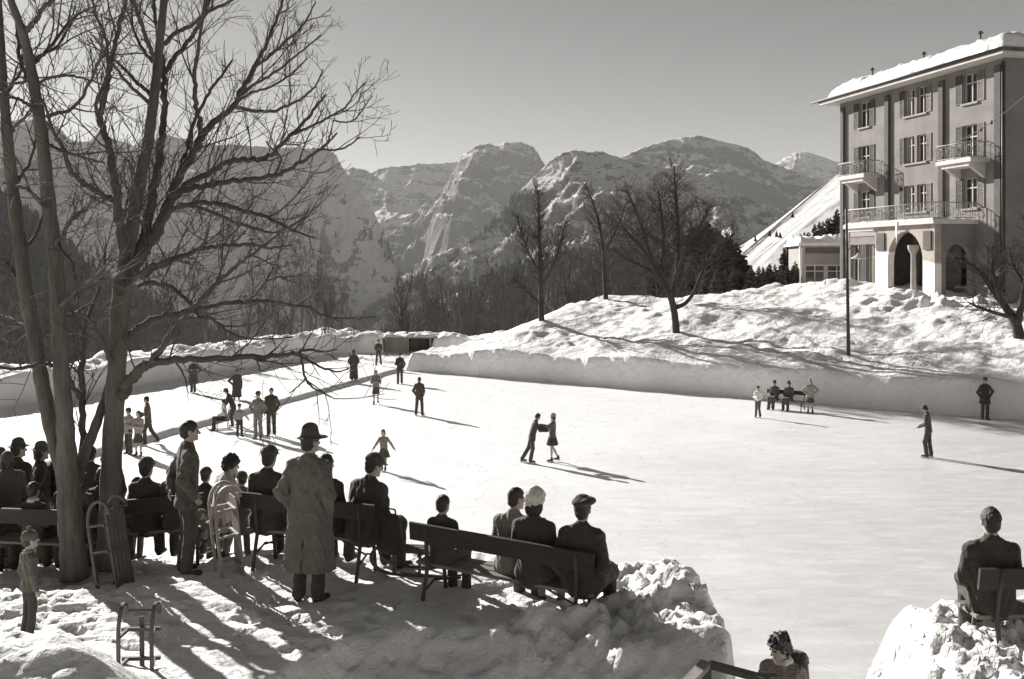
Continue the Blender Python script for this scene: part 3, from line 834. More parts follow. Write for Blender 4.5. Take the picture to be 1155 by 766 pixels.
treeA = traced_tree('bare_tree', 'large leafless tree whose long low limb reaches out over the rink', 'large bare trees on the terrace',
    [([(121, 642, 18), (122, 618, 15.5), (124, 570, 14.2), (127, 500, 13.4), (131, 430, 12.6), (134, 370, 12.4), (138, 325, 12.4), (145, 290, 11.5)], 0, 0.1),
     ([(143, 298, 10), (149, 255, 9), (155, 218, 8.5), (161, 188, 8), (167, 160, 7.5), (171, 130, 7), (175, 100, 6.5), (178, 70, 6), (181, 40, 5.5), (185, 0, 5), (190, -60, 4), (196, -130, 2.5)], 0.1, 0.4)],
    [([(135, 330, 7.5), (138, 300, 7), (137, 270, 6.5), (133, 230, 6), (128, 190, 5.5), (121, 160, 5), (113, 135, 4.5), (117, 112, 4), (122, 85, 4), (125, 68, 3.5), (132, 40, 3), (142, 0, 2.6), (151, -50, 2)], 0, -0.6),
     ([(113, 136, 3), (108, 118, 2.6), (117, 95, 2.4), (122, 78, 2.3), (120, 48, 2.2), (110, 20, 2), (103, -5, 1.6)], -0.3, -0.9),
     ([(130, 228, 4.2), (120, 222, 4), (104, 214, 3.8), (92, 205, 3.6), (83, 196, 3.4), (76, 182, 3.2), (73, 170, 3), (66, 158, 2.8), (60, 148, 2.6), (55, 132, 2.2), (48, 112, 1.6)], -0.1, -1.2),
     ([(152, 300, 8), (158, 280, 7.8), (165, 258, 7.2), (172, 220, 6.4), (178, 190, 6), (182, 160, 5.2), (185, 128, 4.6), (184, 98, 4.2), (183, 72, 3.8), (179, 45, 3), (174, 10, 2.4), (170, -30, 2)], 0.1, 1.1),
     ([(185, 82, 3.6), (196, 66, 3.4), (208, 52, 3.2), (218, 40, 3), (228, 20, 2.8), (240, -8, 2.4), (255, -50, 1.8)], 0.8, 1.6),
     ([(186, 50, 3.2), (200, 36, 3), (222, 24, 2.6), (236, 12, 2.4), (262, 0, 2), (290, -20, 1.5)], 0.8, 0.2),
     ([(176, 70, 3.4), (168, 52, 3.2), (160, 30, 2.8), (152, 5, 2.4), (147, -20, 2)], 0.3, -0.5),
     ([(150, 303, 9.5), (158, 288, 9), (167, 275, 8.6), (180, 255, 8), (190, 227, 7.2), (200, 203, 6.6), (212, 181, 6), (225, 160, 5.6), (229, 150, 5.2), (245, 136, 4.6), (262, 119, 4), (276, 95, 3.6), (290, 70, 3), (300, 50, 2.6), (311, 25, 2.2), (321, -4, 1.8)], 0.1, 1.8),
     ([(228, 151, 4), (223, 130, 3.4), (220, 105, 3.2), (220, 80, 2.8), (224, 50, 2.4), (229, 20, 2), (232, -10, 1.5)], 0.9, 0.2),
     ([(200, 203, 4), (210, 170, 3.4), (220, 135, 2.6), (235, 105, 2.2), (250, 85, 2), (262, 68, 1.4)], 0.7, 1.6),
     ([(262, 120, 2.8), (282, 124, 2.5), (303, 126, 2.2), (325, 119, 2), (345, 107, 1.6), (357, 95, 1.2), (364, 78, 1)], 1.4, 2.2),
     ([(285, 78, 2.4), (305, 62, 2.1), (322, 47, 1.9), (338, 33, 1.6), (348, 18, 1.3), (356, 2, 1)], 1.5, 2.0),
     ([(270, 108, 2.6), (290, 94, 2.2), (312, 80, 1.9), (335, 62, 1.5), (350, 50, 1.2), (362, 40, 0.9)], 1.4, 0.9),
     ([(265, 116, 2.4), (285, 104, 2), (305, 98, 1.7), (328, 84, 1.4), (346, 66, 1.1)], 1.4, 2.4),
     ([(168, 272, 6), (180, 250, 5.4), (195, 225, 5), (215, 206, 4.6), (238, 194, 4.2), (260, 183, 3.8), (282, 181, 3.6), (300, 178, 3.3), (315, 166, 3), (330, 151, 2.7), (345, 136, 2.3), (358, 118, 1.9), (368, 107, 1.4)], 0.2, 1.0),
     ([(330, 151, 2.3), (346, 145, 2), (360, 138, 1.8), (376, 129, 1.6), (390, 121, 1.4), (400, 106, 1.1), (411, 94, 0.9)], 0.7, 1.0),
     ([(376, 136, 1.4), (388, 138, 1.2), (400, 135, 1.1), (410, 122, 0.9), (420, 108, 0.7)], 0.8, 1.2),
     ([(192, 222, 5), (215, 213, 4.4), (240, 208, 4), (270, 203, 3.6), (298, 200, 3.3), (320, 194, 3), (345, 179, 2.6), (362, 168, 2.2), (371, 160, 1.6), (380, 150, 1.2)], 0.3, -0.5),
     ([(362, 168, 1.8), (378, 169, 1.5), (392, 165, 1.3), (406, 154, 0.9)], -0.4, -0.6),
     ([(310, 196, 2.2), (318, 180, 1.8), (308, 170, 1.4), (300, 160, 1)], -0.1, -0.5),
     ([(182, 250, 4.4), (200, 234, 4), (228, 228, 3.6), (250, 231, 3.2), (275, 237, 2.9), (295, 243, 2.6), (315, 252, 2.2), (335, 262, 1.6), (355, 268, 1.1)], 0.2, -1.4),
     ([(190, 238, 3.2), (215, 232, 2.8), (242, 240, 2.5), (268, 252, 2.2), (290, 258, 1.9), (312, 262, 1.5), (345, 245, 1)], 0.3, 0.9),
     ([(160, 312, 4.6), (175, 302, 4.2), (195, 293, 3.8), (215, 285, 3.4), (238, 279, 3), (258, 277, 2.7), (285, 276, 2.3), (305, 280, 1.8), (330, 276, 1.2)], 0.1, 1.4),
     ([(148, 318, 4.2), (165, 304, 3.8), (185, 296, 3.3), (204, 291, 2.8), (220, 284, 2.2), (232, 270, 1.7), (236, 255, 1.2)], 0, -0.9),
     ([(156, 322, 3.4), (172, 319, 3.2), (190, 323, 3), (205, 333, 2.7), (217, 346, 2.3), (226, 360, 1.6)], 0.1, -0.6),
     ([(143, 383, 5), (152, 374, 4.7), (165, 364, 4.4), (182, 358, 4.1), (202, 352, 3.8), (222, 349, 3.5), (250, 343, 3.2), (280, 340, 2.9), (308, 340, 2.6), (328, 345, 2.3), (350, 347, 2), (365, 357, 1.8), (400, 359, 1.4), (424, 357, 1)], 0, 1.2),
     ([(276, 341, 2.2), (286, 334, 2), (296, 323, 1.8), (305, 315, 1.6), (330, 312, 1.2), (345, 308, 0.8)], 0.5, 0.2),
     ([(222, 357, 2.6), (236, 358, 2.4), (248, 367, 2.2), (262, 377, 2), (280, 382, 1.7), (305, 382, 1.3), (330, 381, 1)], 0.2, 0.7),
     ([(138, 446, 8.5), (145, 432, 8), (155, 420, 7.2), (168, 411, 6.2), (188, 407, 5.2), (215, 405, 4.6), (260, 404, 4), (300, 402, 3.5), (325, 400, 3.1), (336, 398, 2.8), (346, 394, 2), (365, 397, 1.6), (380, 394, 1)], -0.1, -0.8),
     ([(334, 399, 2), (346, 405, 1.8), (360, 413, 1.6), (378, 419, 1.3), (394, 416, 1)], -0.7, -0.9),
     ([(339, 403, 1.8), (342, 415, 1.7), (344, 426, 1.6), (351, 436, 1.4), (362, 442, 1.1), (373, 448, 0.8)], -0.7, -0.6),
     ([(344, 428, 1.2), (336, 436, 1), (326, 444, 0.7)], -0.7, -0.8),
     ([(288, 403, 1.2), (292, 412, 1), (294, 418, 0.9), (306, 414, 0.7)], -0.6, -0.6),
     ([(166, 412, 5), (180, 396, 4.6), (192, 380, 4.2), (206, 362, 3.8), (220, 345, 3.4), (236, 327, 3), (252, 312, 2.7), (268, 298, 2.3), (285, 287, 2), (302, 274, 1.7), (320, 260, 1.4), (345, 244, 1)], -0.2, -1.6),
     ([(243, 320, 2), (250, 305, 1.7), (256, 288, 1.4), (262, 270, 1)], -0.9, -1.2),
     ([(198, 408, 1.6), (206, 420, 1.3), (210, 432, 1.1), (212, 445, 0.8)], -0.2, -0.2),
     ([(127, 412, 4), (121, 398, 3.6), (113, 380, 3.2), (105, 366, 2.8), (97, 357, 2.2), (88, 352, 1.6)], 0, -0.8),
     ([(136, 250, 3), (145, 236, 2.6), (156, 228, 2.2), (150, 205, 1.8), (146, 180, 1.4)], -0.2, -1.0),
     ([(147, 250, 3), (135, 235, 2.6), (122, 225, 2.2), (108, 222, 1.6)], 0.1, 1.0),
     ([(170, 108, 3), (158, 96, 2.6), (146, 84, 2.2), (132, 70, 1.8), (118, 62, 1.2)], 0.3, 1.2),
     ([(172, 70, 2.6), (160, 55, 2.3), (150, 30, 2), (148, 0, 1.5)], 0.4, 1.4),
     ([(170, 118, 2.8), (150, 100, 2.4), (135, 82, 2), (126, 72, 1.4)], 0.3, -0.8)],
    12.3, 3)

treeB = traced_tree('bare_tree', 'broad leafless tree splitting into several stems from its base at far left', 'large bare trees on the terrace',
    [([(84, 652, 20), (82, 622, 17), (79, 585, 16), (77, 545, 15), (75, 505, 12.5), (73, 470, 11.6), (70, 430, 11), (67, 380, 10.6), (65, 330, 10.2), (62, 290, 10), (57, 250, 9.8), (52, 200, 8.8), (47, 150, 8.2), (41, 112, 7.6), (34, 72, 6.8), (26, 38, 5.8), (12, 0, 4.6), (-5, -50, 3.2)], 0, -0.3),
     ([(76, 548, 11), (64, 505, 10.5), (54, 465, 10), (47, 430, 9.8), (42, 400, 9.4), (35, 360, 9.6), (28, 320, 9.2), (22, 270, 8.8), (14, 210, 8), (8, 150, 7.2), (4, 100, 6), (2, 60, 5), (0, 20, 4), (-3, -40, 2.6)], 0.2, 1.0),
     ([(84, 545, 9), (95, 512, 7.5), (105, 488, 6.8), (114, 463, 6), (121, 440, 5.4), (128, 415, 4.5)], 0.1, 0.75)],
    [([(90, 540, 5.5), (93, 500, 5), (93, 460, 4.6), (92, 420, 4.2), (93, 392, 4), (95, 372, 3.4), (102, 352, 3), (110, 330, 2.6), (116, 308, 2.2), (118, 285, 1.6)], 0.4, 1.3),
     ([(94, 395, 2.6), (86, 384, 2.3), (78, 378, 1.8), (70, 377, 1.2)], 1.0, 1.3),
     ([(92, 450, 4), (84, 440, 3.4), (78, 425, 2.6), (75, 408, 2)], 0.5, 0.2),
     ([(27, 36, 4), (34, 30, 3.8), (42, 20, 3.4), (50, 8, 3), (62, -4, 2.6), (80, -24, 1.8)], -0.2, -0.9),
     ([(38, 100, 3.4), (28, 84, 3), (22, 62, 2.6), (20, 40, 2.2), (16, 10, 1.6)], -0.1, 0.8),
     ([(37, 72, 2.8), (52, 58, 2.5), (68, 38, 2.2), (82, 22, 1.9), (96, 12, 1.5), (112, 6, 1)], -0.2, 0.9),
     ([(53, 131, 3), (64, 128, 2.8), (77, 124, 2.6), (88, 116, 2.4), (99, 97, 2.2), (107, 80, 2), (113, 64, 1.8), (116, 40, 1.4), (114, 15, 1)], -0.1, -1.0),
     ([(41, 95, 2.2), (54, 89, 2), (78, 85, 1.8), (100, 90, 1.4), (116, 96, 1)], -0.2, -0.7),
     ([(39, 66, 2.2), (50, 60, 2), (66, 50, 1.8), (85, 18, 1.2)], -0.2, 0.6),
     ([(43, 128, 2.6), (32, 118, 2.4), (20, 112, 2.1), (8, 110, 1.6)], -0.2, -0.9),
     ([(40, 85, 2.4), (28, 92, 2.2), (14, 95, 1.9), (2, 104, 1.4)], -0.2, 0.7),
     ([(56, 240, 3), (44, 226, 2.6), (34, 216, 2.3), (20, 210, 1.8), (4, 206, 1.2)], -0.2, -1.0),
     ([(62, 280, 3), (72, 262, 2.6), (82, 246, 2.3), (96, 236, 1.9), (108, 222, 1.3)], -0.2, -0.9),
     ([(66, 345, 3.2), (76, 338, 2.9), (88, 326, 2.6), (102, 318, 2.2), (114, 306, 1.7), (126, 292, 1.1)], -0.2, -1.1),
     ([(66, 352, 2.6), (78, 356, 2.4), (90, 350, 2), (104, 342, 1.5)], -0.2, 0.6),
     ([(60, 412, 3), (48, 411, 2.8), (28, 415, 2.5), (8, 416, 2), (-12, 412, 1.4)], -0.1, -1.0),
     ([(40, 388, 3), (30, 372, 2.6), (18, 362, 2.2), (2, 356, 1.6)], 0.4, 1.2),
     ([(30, 330, 3.2), (18, 312, 2.8), (8, 298, 2.4), (-6, 288, 1.8)], 0.6, 1.2),
     ([(24, 285, 3), (36, 272, 2.6), (44, 256, 2.2), (50, 236, 1.7), (52, 222, 1.2)], 0.7, 1.4),
     ([(14, 215, 3), (22, 200, 2.6), (32, 186, 2.2), (38, 168, 1.8), (42, 148, 1.2)], 0.8, 1.6),
     ([(8, 155, 2.6), (18, 142, 2.3), (30, 130, 2), (38, 118, 1.4)], 0.9, 0.4),
     ([(5, 110, 2.6), (16, 92, 2.3), (26, 76, 1.9), (30, 56, 1.4)], 0.9, 1.6),
     ([(48, 160, 2.6), (60, 166, 2.4), (74, 172, 2.1), (96, 178, 1.8), (118, 184, 1.2)], -0.2, -0.9),
     ([(60, 270, 2.2), (74, 288, 2), (82, 300, 1.8), (86, 318, 1.3)], -0.2, -0.8)],
    11.9, 4)


# ------------------------------------------------------------------ trees on and beyond the hill
def simple_tree(name, label, group, base, h, seed, trunks, m=None, spread=1.0, levels=3, nl=26, lean=0.0, rot=0.0, tw=1.0, upl=0.28, lw=1.0, minr=0.012):
    """trunk polyline in metres relative to the base, then limbs and twigs grown around it"""
    rng = np.random.default_rng(seed); m = m or M_TWIG
    root = empty(name, base, rot, label, 'tree', group)
    tm = MB(); cm = MB()
    for pts in trunks:
        c = catmull(pts, 4)
        tm.tube(c[:, :3], c[:, 3] * lw, 9)
        seg = np.linalg.norm(np.diff(c[:, :3], axis=0), axis=1); cum = np.concatenate([[0], np.cumsum(seg)]); L = cum[-1]
        for j in range(int(nl * L / 6)):
            t = 0.28 + 0.72 * (j + rng.random()) / max(1, int(nl * L / 6))
            i = max(0, min(len(seg) - 1, np.searchsorted(cum, t * L) - 1)); f = (t * L - cum[i]) / max(seg[i], 1e-6)
            p = c[i, :3] + (c[i + 1, :3] - c[i, :3]) * f
            if p[2] < 0.18 * h: continue
            d0 = (c[i + 1, :3] - c[i, :3]) / max(seg[i], 1e-6)
            side = rng.normal(0, 1, 3); side -= d0 * np.dot(side, d0); side /= np.linalg.norm(side) + 1e-9
            d = d0 * 0.55 + side * 0.9 * spread; d /= np.linalg.norm(d)
            twig(cm, p, d, h * 0.30 * spread * (1.12 - 0.75 * t) * (0.6 + 0.7 * rng.random()), min(0.024, c[i, 3] * 0.42), levels, rng, upl, 0.25, tw, 0.95, minr)
    tm.build('trunk', M_DBARK if m is M_TWIG else m, root, True)
    cm.build('crown', M_DTWIG if m is M_TWIG else m, root, True)
    return root


def px_tree(pts_list, base_px, Y):
    b = P(base_px[0], base_px[1], Y)
    out = []
    for pts, dy in pts_list:
        q = []
        for i, (px, py, r) in enumerate(pts):
            v = P(px, py, Y + dy * i / max(1, len(pts) - 1)) - b
            q.append((v.x, v.y, v.z, r / F * Y))
        out.append(q)
    return b, out


HG = 'bare trees on the snow hill'
b, tr = px_tree([([(763, 368, 6), (761, 345, 5.4), (756, 324, 5.2), (748, 310, 4.6), (740, 298, 4), (733, 280, 3.4), (727, 255, 2.8), (716, 226, 2.2), (706, 204, 1.4)], -1.0),
                 ([(742, 302, 3.4), (748, 275, 3), (747, 240, 2.4), (742, 206, 1.4)], 1.2),
                 ([(757, 326, 4), (763, 300, 3.6), (765, 262, 3), (763, 222, 2.4), (760, 178, 1.3)], 0.3),
                 ([(763, 300, 3), (775, 270, 2.6), (790, 245, 2), (802, 222, 1.2)], -1.2),
                 ([(762, 338, 3.6), (774, 332, 3.2), (784, 318, 2.8), (792, 298, 2.4), (806, 276, 2), (828, 255, 1.2)], 0.8),
                 ([(742, 302, 2.6), (726, 292, 2.3), (708, 284, 1.9), (692, 272, 1.2)], 0.8),
                 ([(735, 286, 2.4), (716, 262, 2), (700, 244, 1.3)], -1.4)], (763, 368), 60)
b.z = hz(b.x, b.y) - 0.1
simple_tree('bare_tree', 'wide spreading leafless tree with a forked leaning trunk on the snow hill', HG, b, 9.5, 21, tr, nl=62, levels=3, spread=0.95, tw=0.5, minr=0.006, upl=0.12, lw=0.72)
b, tr = px_tree([([(611, 352, 4.6), (610, 320, 4), (609, 285, 3.4), (608, 245, 2.6), (607, 202, 1.2)], 0.2),
                 ([(610, 312, 2.4), (622, 290, 2), (632, 262, 1.6), (638, 238, 1)], 0.8),
                 ([(609, 295, 2.2), (597, 275, 1.9), (588, 250, 1.5), (583, 232, 1)], -0.8),
                 ([(608, 330, 2), (592, 315, 1.8), (576, 300, 1.2)], 0.6)], (611, 352), 66)
b.z = hz(b.x, b.y) - 0.15
simple_tree('bare_tree', 'tall straight leafless tree with upswept branches at the left shoulder of the snow hill', HG, b, 8.6, 22, tr, nl=80, levels=3, spread=0.68, tw=0.5, minr=0.006, upl=0.25, lw=0.72)
b, tr = px_tree([([(684, 345, 4), (682, 318, 3.4), (681, 292, 3), (677, 262, 2.4), (670, 235, 1.6), (660, 210, 1)], 0.8),
                 ([(681, 290, 2.4), (692, 268, 2), (700, 250, 1.4), (706, 232, 1)], -0.8)], (684, 345), 71)
b.z = hz(b.x, b.y) - 0.3
simple_tree('bare_tree', 'slender pale leafless tree between the tall straight tree and the spreading tree', HG, b, 8.5, 23, tr, nl=60, levels=3, spread=0.85, tw=0.48, minr=0.006, upl=0.18, lw=0.72)
b, tr = px_tree([([(1150, 342, 9), (1146, 325, 7.5), (1138, 312, 6.4), (1128, 298, 5.4), (1118, 284, 4.6), (1106, 268, 3.6), (1090, 256, 2.6), (1075, 250, 1.6)], 0.6),
                 ([(1147, 326, 6), (1153, 300, 5), (1158, 270, 4), (1160, 240, 3), (1158, 205, 1.6)], -0.6),
                 ([(1130, 300, 3.8), (1122, 276, 3), (1118, 255, 2.4), (1122, 235, 1.4)], -1.0),
                 ([(1144, 318, 3.6), (1128, 314, 3), (1110, 308, 2.2), (1092, 300, 1.3)], -0.8),
                 ([(1156, 280, 3), (1144, 262, 2.4), (1138, 240, 1.5)], 0.8)], (1150, 342), 50)
b.z = hz(b.x, b.y) - 0.1
simple_tree('bare_tree', 'crooked leafless tree in front of the hotel corner at the right edge', HG, b, 7.0, 24, tr, nl=60, levels=3, spread=0.85, tw=0.5, minr=0.005, upl=0.15, lw=0.72)

# bare trees beyond the snow walls: a few kinds, then copies, each with its own trunk and crown
VG = 'bare trees beyond the snow walls'
rng = np.random.default_rng(5)
protos = []
for i in range(5):
    h = 8.5 + 1.5 * i * 0.5
    t = [[(0, 0, -0.5, 0.13), (0.1 * rng.normal(), 0.1 * rng.normal(), h * 0.3, 0.11), (0.25 * rng.normal(), 0.25 * rng.normal(), h * 0.62, 0.075), (0.35 * rng.normal(), 0.35 * rng.normal(), h, 0.02)]]
    if i % 2:
        t.append([(0.02, 0, h * 0.25, 0.08), (0.7 * rng.choice([-1, 1]), 0.3, h * 0.5, 0.06), (1.1 * rng.choice([-1, 1]), 0.3, h * 0.82, 0.02)])
    protos.append((t, h))
far_px = []
for px in list(range(282, 392, 12)):
    far_px.append((px + rng.uniform(-5, 5), rng.uniform(72, 96), 0))
for px in list(range(452, 612, 8)):
    far_px.append((px + rng.uniform(-5, 5), rng.uniform(84, 122), 1))
for px in list(range(622, 792, 11)):
    far_px.append((px + rng.uniform(-5, 5), rng.uniform(82, 104), 1))
for px in (6, 26, 98, 176, 190, 236, 256):
    far_px.append((px + rng.uniform(-5, 5), rng.uniform(66, 80), 2))
made = []
FARL = []
for i, (px, Y, kind) in enumerate(far_px):
    t, h = protos[i % 5]
    X = (px - 577.5) / F * Y
    if kind == 1:
        z = hz(X, Y) if rw(X, Y)[0] > -1 else -0.62 * (Y - 80) - 1.0
        z = min(z, 3.2)
    else:
        z = float(left_z(np.array([X]), np.array([Y]))[0])
    want = HCAM + (HOR - {0: rng.uniform(292, 335), 1: (rng.uniform(300, 345) if px < 600 else rng.uniform(278, 318)), 2: rng.uniform(300, 360)}[kind]) / F * Y
    z = max(z, want - 15.0)
    sc = max(0.55, min(1.7, (want - z) / h))
    FARL.append((px, Y, z, sc, i % 5, kind))
for i, (px, Y, z, sc, k, kind) in enumerate(FARL):
    X = (px - 577.5) / F * Y
    lab = {0: 'thin leafless tree rising behind the left snow wall', 1: 'thin leafless tree among the others behind the snow hill', 2: 'thin leafless tree behind the far left end of the snow wall'}[kind]
    gr = {0: 'bare trees behind the left snow wall', 1: 'bare trees behind the snow hill', 2: 'bare trees at the far left'}[kind]
    if i < 5:
        o = simple_tree('thin_tree', lab, gr, (X, Y, z), protos[k][1], 300 + i, protos[k][0], M_FARBARK, nl=24, levels=2, spread=0.72, tw=0.75, upl=0.35, minr=0.010)
        made.append(o)
    else:
        o = copy_tree(made[k]); o['label'] = lab; o['group'] = gr
    o.location = (X, Y, z); o.scale = (sc, sc, sc); o.rotation_euler = (0, 0, rng.uniform(0, 6.28))


# conifers: tiers of drooping sprays round a stem
def conifer(name, label, group, h, r, seed):
    rng = np.random.default_rng(seed)
    root = empty(name, (0, 0, 0), 0, label, 'tree', group)
    tm = MB(); tm.tube([(0, 0, -0.3), (0, 0, h * 0.6), (0, 0, h)], [0.035 * h / 2.5, 0.025 * h / 2.5, 0.006], 6)
    V = []; f3 = []
    n = int(150)
    for i in range(n):
        t = (i + rng.random()) / n
        z = h * (0.06 + 0.94 * t); L = r * (1 - t) ** 0.8 * (0.65 + 0.6 * rng.random()) + 0.05
        a = rng.random() * 6.28; dr = -0.25 * L * (1 - t) + 0.12 * L
        ca, sa = math.cos(a), math.sin(a)
        w = L * 0.34
        p0 = np.array([0, 0, z]); tip = np.array([ca * L, sa * L, z + dr])
        mid = np.array([ca * L * 0.55, sa * L * 0.55, z + dr * 0.2 + 0.05 * L])
        s = np.array([-sa, ca, 0]) * w
        dn = np.array([0, 0, -0.28 * L - 0.03])
        b = len(V)
        V += [p0, mid + s, tip, mid - s, mid + dn, mid + np.array([0, 0, 0.12 * L])]
        f3 += [(b, b + 1, b + 5), (b + 1, b + 2, b + 5), (b + 2, b + 3, b + 5), (b + 3, b, b + 5), (b, b + 4, b + 1), (b + 1, b + 4, b + 2), (b + 2, b + 4, b + 3), (b + 3, b + 4, b)]
    tm.build('trunk', M_FARBARK, root, True)
    MB().add(V, (), f3).build('crown', M_NEEDLE, root, False)
    return root


con = [conifer('conifer', 'x', 'x', 3.0, 0.95, 500 + i) for i in range(4)]
cspots = []
for i, px in enumerate(np.arange(796, 948, 4.6)):                     # dense dark row behind the hill crest
    Y = 79 + rng.uniform(-1.0, 2.2)
    top = np.interp(px, [790, 800, 830, 860, 900, 945], [313, 306, 303, 300, 297, 291]) + rng.uniform(-4, 4)
    if px > 898: Y += 12
    cspots.append((px + rng.uniform(-2, 2), Y, top, 'small dark conifer in the dense row behind the snow hill crest', 'conifers in the row behind the hill', 1.0))
for i, px in enumerate(np.arange(886, 950, 4.6)):                     # up the sunlit slope
    Y = 118 + rng.uniform(-3, 3)
    top = np.interp(px, [886, 905, 925, 948], [276, 262, 250, 234]) + rng.uniform(-3, 5)
    cspots.append((px + rng.uniform(-2, 2), Y, top, 'dark conifer at the foot of the sunlit slope beside the hotel', 'conifers below the sunlit slope', 0.9))
for i, px in enumerate(np.arange(736, 832, 5.6)):                     # dark knoll behind the spreading tree
    Y = 128 + rng.uniform(-6, 6)
    top = np.interp(px, [736, 760, 790, 812, 832], [292, 268, 252, 258, 278]) + rng.uniform(-5, 7)
    cspots.append((px, Y, top, 'dark conifer on the knoll behind the spreading bare tree', 'conifers on the knoll', 1.3))
for px, py in ((894, 241), (876, 263), (880, 264), (868, 262), (852, 268)):
    cspots.append((px, 266 * 0.92, py - 3, 'tiny dark bush alone on the sunlit snow slope', 'bushes on the sunlit slope', 0.9))
for i, (px, Y, top, lab, gr, wd) in enumerate(cspots):
    o = con[i] if i < 4 else copy_tree(con[i % 4])
    o['label'] = lab; o['group'] = gr
    X = (px - 577.5) / F * Y
    zt = HCAM + (HOR - top) / F * Y
    if 'alone' in lab:
        hh = 1.6
    elif 'row' in lab:
        hh = max(1.4, zt - 4.6)
    else:
        hh = {0.9: 5.5, 1.3: 8.5}[wd] * rng.uniform(0.85, 1.2)
    o.location = (X, Y, zt - hh); sc = hh / 3.0
    o.scale = (sc * wd, sc * wd, sc); o.rotation_euler = (0, 0, rng.uniform(0, 6.28))
# ------------------------------------------------------------------ hotel
M_PLAST = mat('grey_plaster', 0.185, 0.9, 0.7, var=0.24, scale=0.8, bump=0.3, bscale=18.0)
M_PILAS = mat('dark_plaster', 0.085, 0.9, 0.8, var=0.2, scale=2.0, bump=0.2, bscale=18.0)
M_WHITE = mat('white_plaster', 0.78, 0.85, 0.3, var=0.07, scale=1.5, bump=0.2, bscale=15.0)
M_LIME = mat('limewash', 0.50, 0.85, 0.5, var=0.18, scale=1.5, bump=0.2, bscale=15.0)
M_PAINT = mat('white_paint', 0.72, 0.5, 0.4, var=0.08, scale=4.0)
M_RAIL = mat('railing_paint', 0.30, 0.6, 0.6, var=0.2, scale=4.0)
M_FRAME = mat('frame_paint', 0.42, 0.6, 0.6, var=0.15, scale=4.0)
M_SHUT = mat('shutter_paint', 0.06, 0.7, var=0.25, scale=5.0, bump=0.8, bscale=26.0, stretch=(0.02, 0.02, 1))
M_SHUTL = mat('pale_shutter_paint', 0.16, 0.7, var=0.2, scale=5.0, bump=0.8, bscale=26.0, stretch=(0.02, 0.02, 1))
M_GLASS = mat('window_glass', 0.035, 0.08, var=0.4, scale=0.8, spec=0.6)
M_CURT = mat('curtain', 0.28, 0.9, var=0.2, scale=9.0, stretch=(1, 1, 0.1))
M_DARKW = mat('dark_wood', 0.075, 0.8, var=0.35, scale=3.0, bump=0.4, bscale=20.0, stretch=(0.3, 1, 1))
M_IRON = mat('iron', 0.05, 0.5, var=0.2, scale=10.0, spec=0.4)
M_ROOF = mat('roof_sheet', 0.10, 0.7, var=0.3, scale=2.0)
M_STONE = mat('stone_band', 0.27, 0.9, 0.6, var=0.2, scale=2.5, bump=0.3, bscale=10.0)

HX = np.array([4.0, -16.5]) / 16.98
HL = Vector((23.7, 74.0, 5.0))
HRZ = math.atan2(HX[1], HX[0])
hotel = empty('hotel', HL, HRZ, 'tall grey plastered hotel with snow on its roof, balconies and an arched white porch', 'hotel')
LX, LY, LZ = 17.0, 12.0, 13.5


def holed_wall(mb, x0, x1, z0, z1, holes, depth=0.28, M=None):
    """front sheet at y=0 with rectangular openings and their reveals; y goes inwards"""
    xs = sorted({x0, x1, *[h[0] for h in holes], *[h[1] for h in holes]})
    zs = sorted({z0, z1, *[h[2] for h in holes], *[h[3] for h in holes]})
    def q(a):
        V = [M @ Vector(p) for p in a] if M is not None else a
        mb.add([tuple(v) for v in V], [[0, 1, 2, 3]])
    for i in range(len(xs) - 1):
        for j in range(len(zs) - 1):
            cx, cz = (xs[i] + xs[i + 1]) / 2, (zs[j] + zs[j + 1]) / 2
            if any(h[0] < cx < h[1] and h[2] < cz < h[3] for h in holes): continue
            q([(xs[i], 0, zs[j]), (xs[i + 1], 0, zs[j]), (xs[i + 1], 0, zs[j + 1]), (xs[i], 0, zs[j + 1])])
    for a, b, c, d in holes:
        q([(a, 0, c), (a, depth, c), (b, depth, c), (b, 0, c)]); q([(a, 0, d), (b, 0, d), (b, depth, d), (a, depth, d)])
        q([(a, 0, c), (a, 0, d), (a, depth, d), (a, depth, c)]); q([(b, 0, c), (b, depth, c), (b, depth, d), (b, 0, d)])


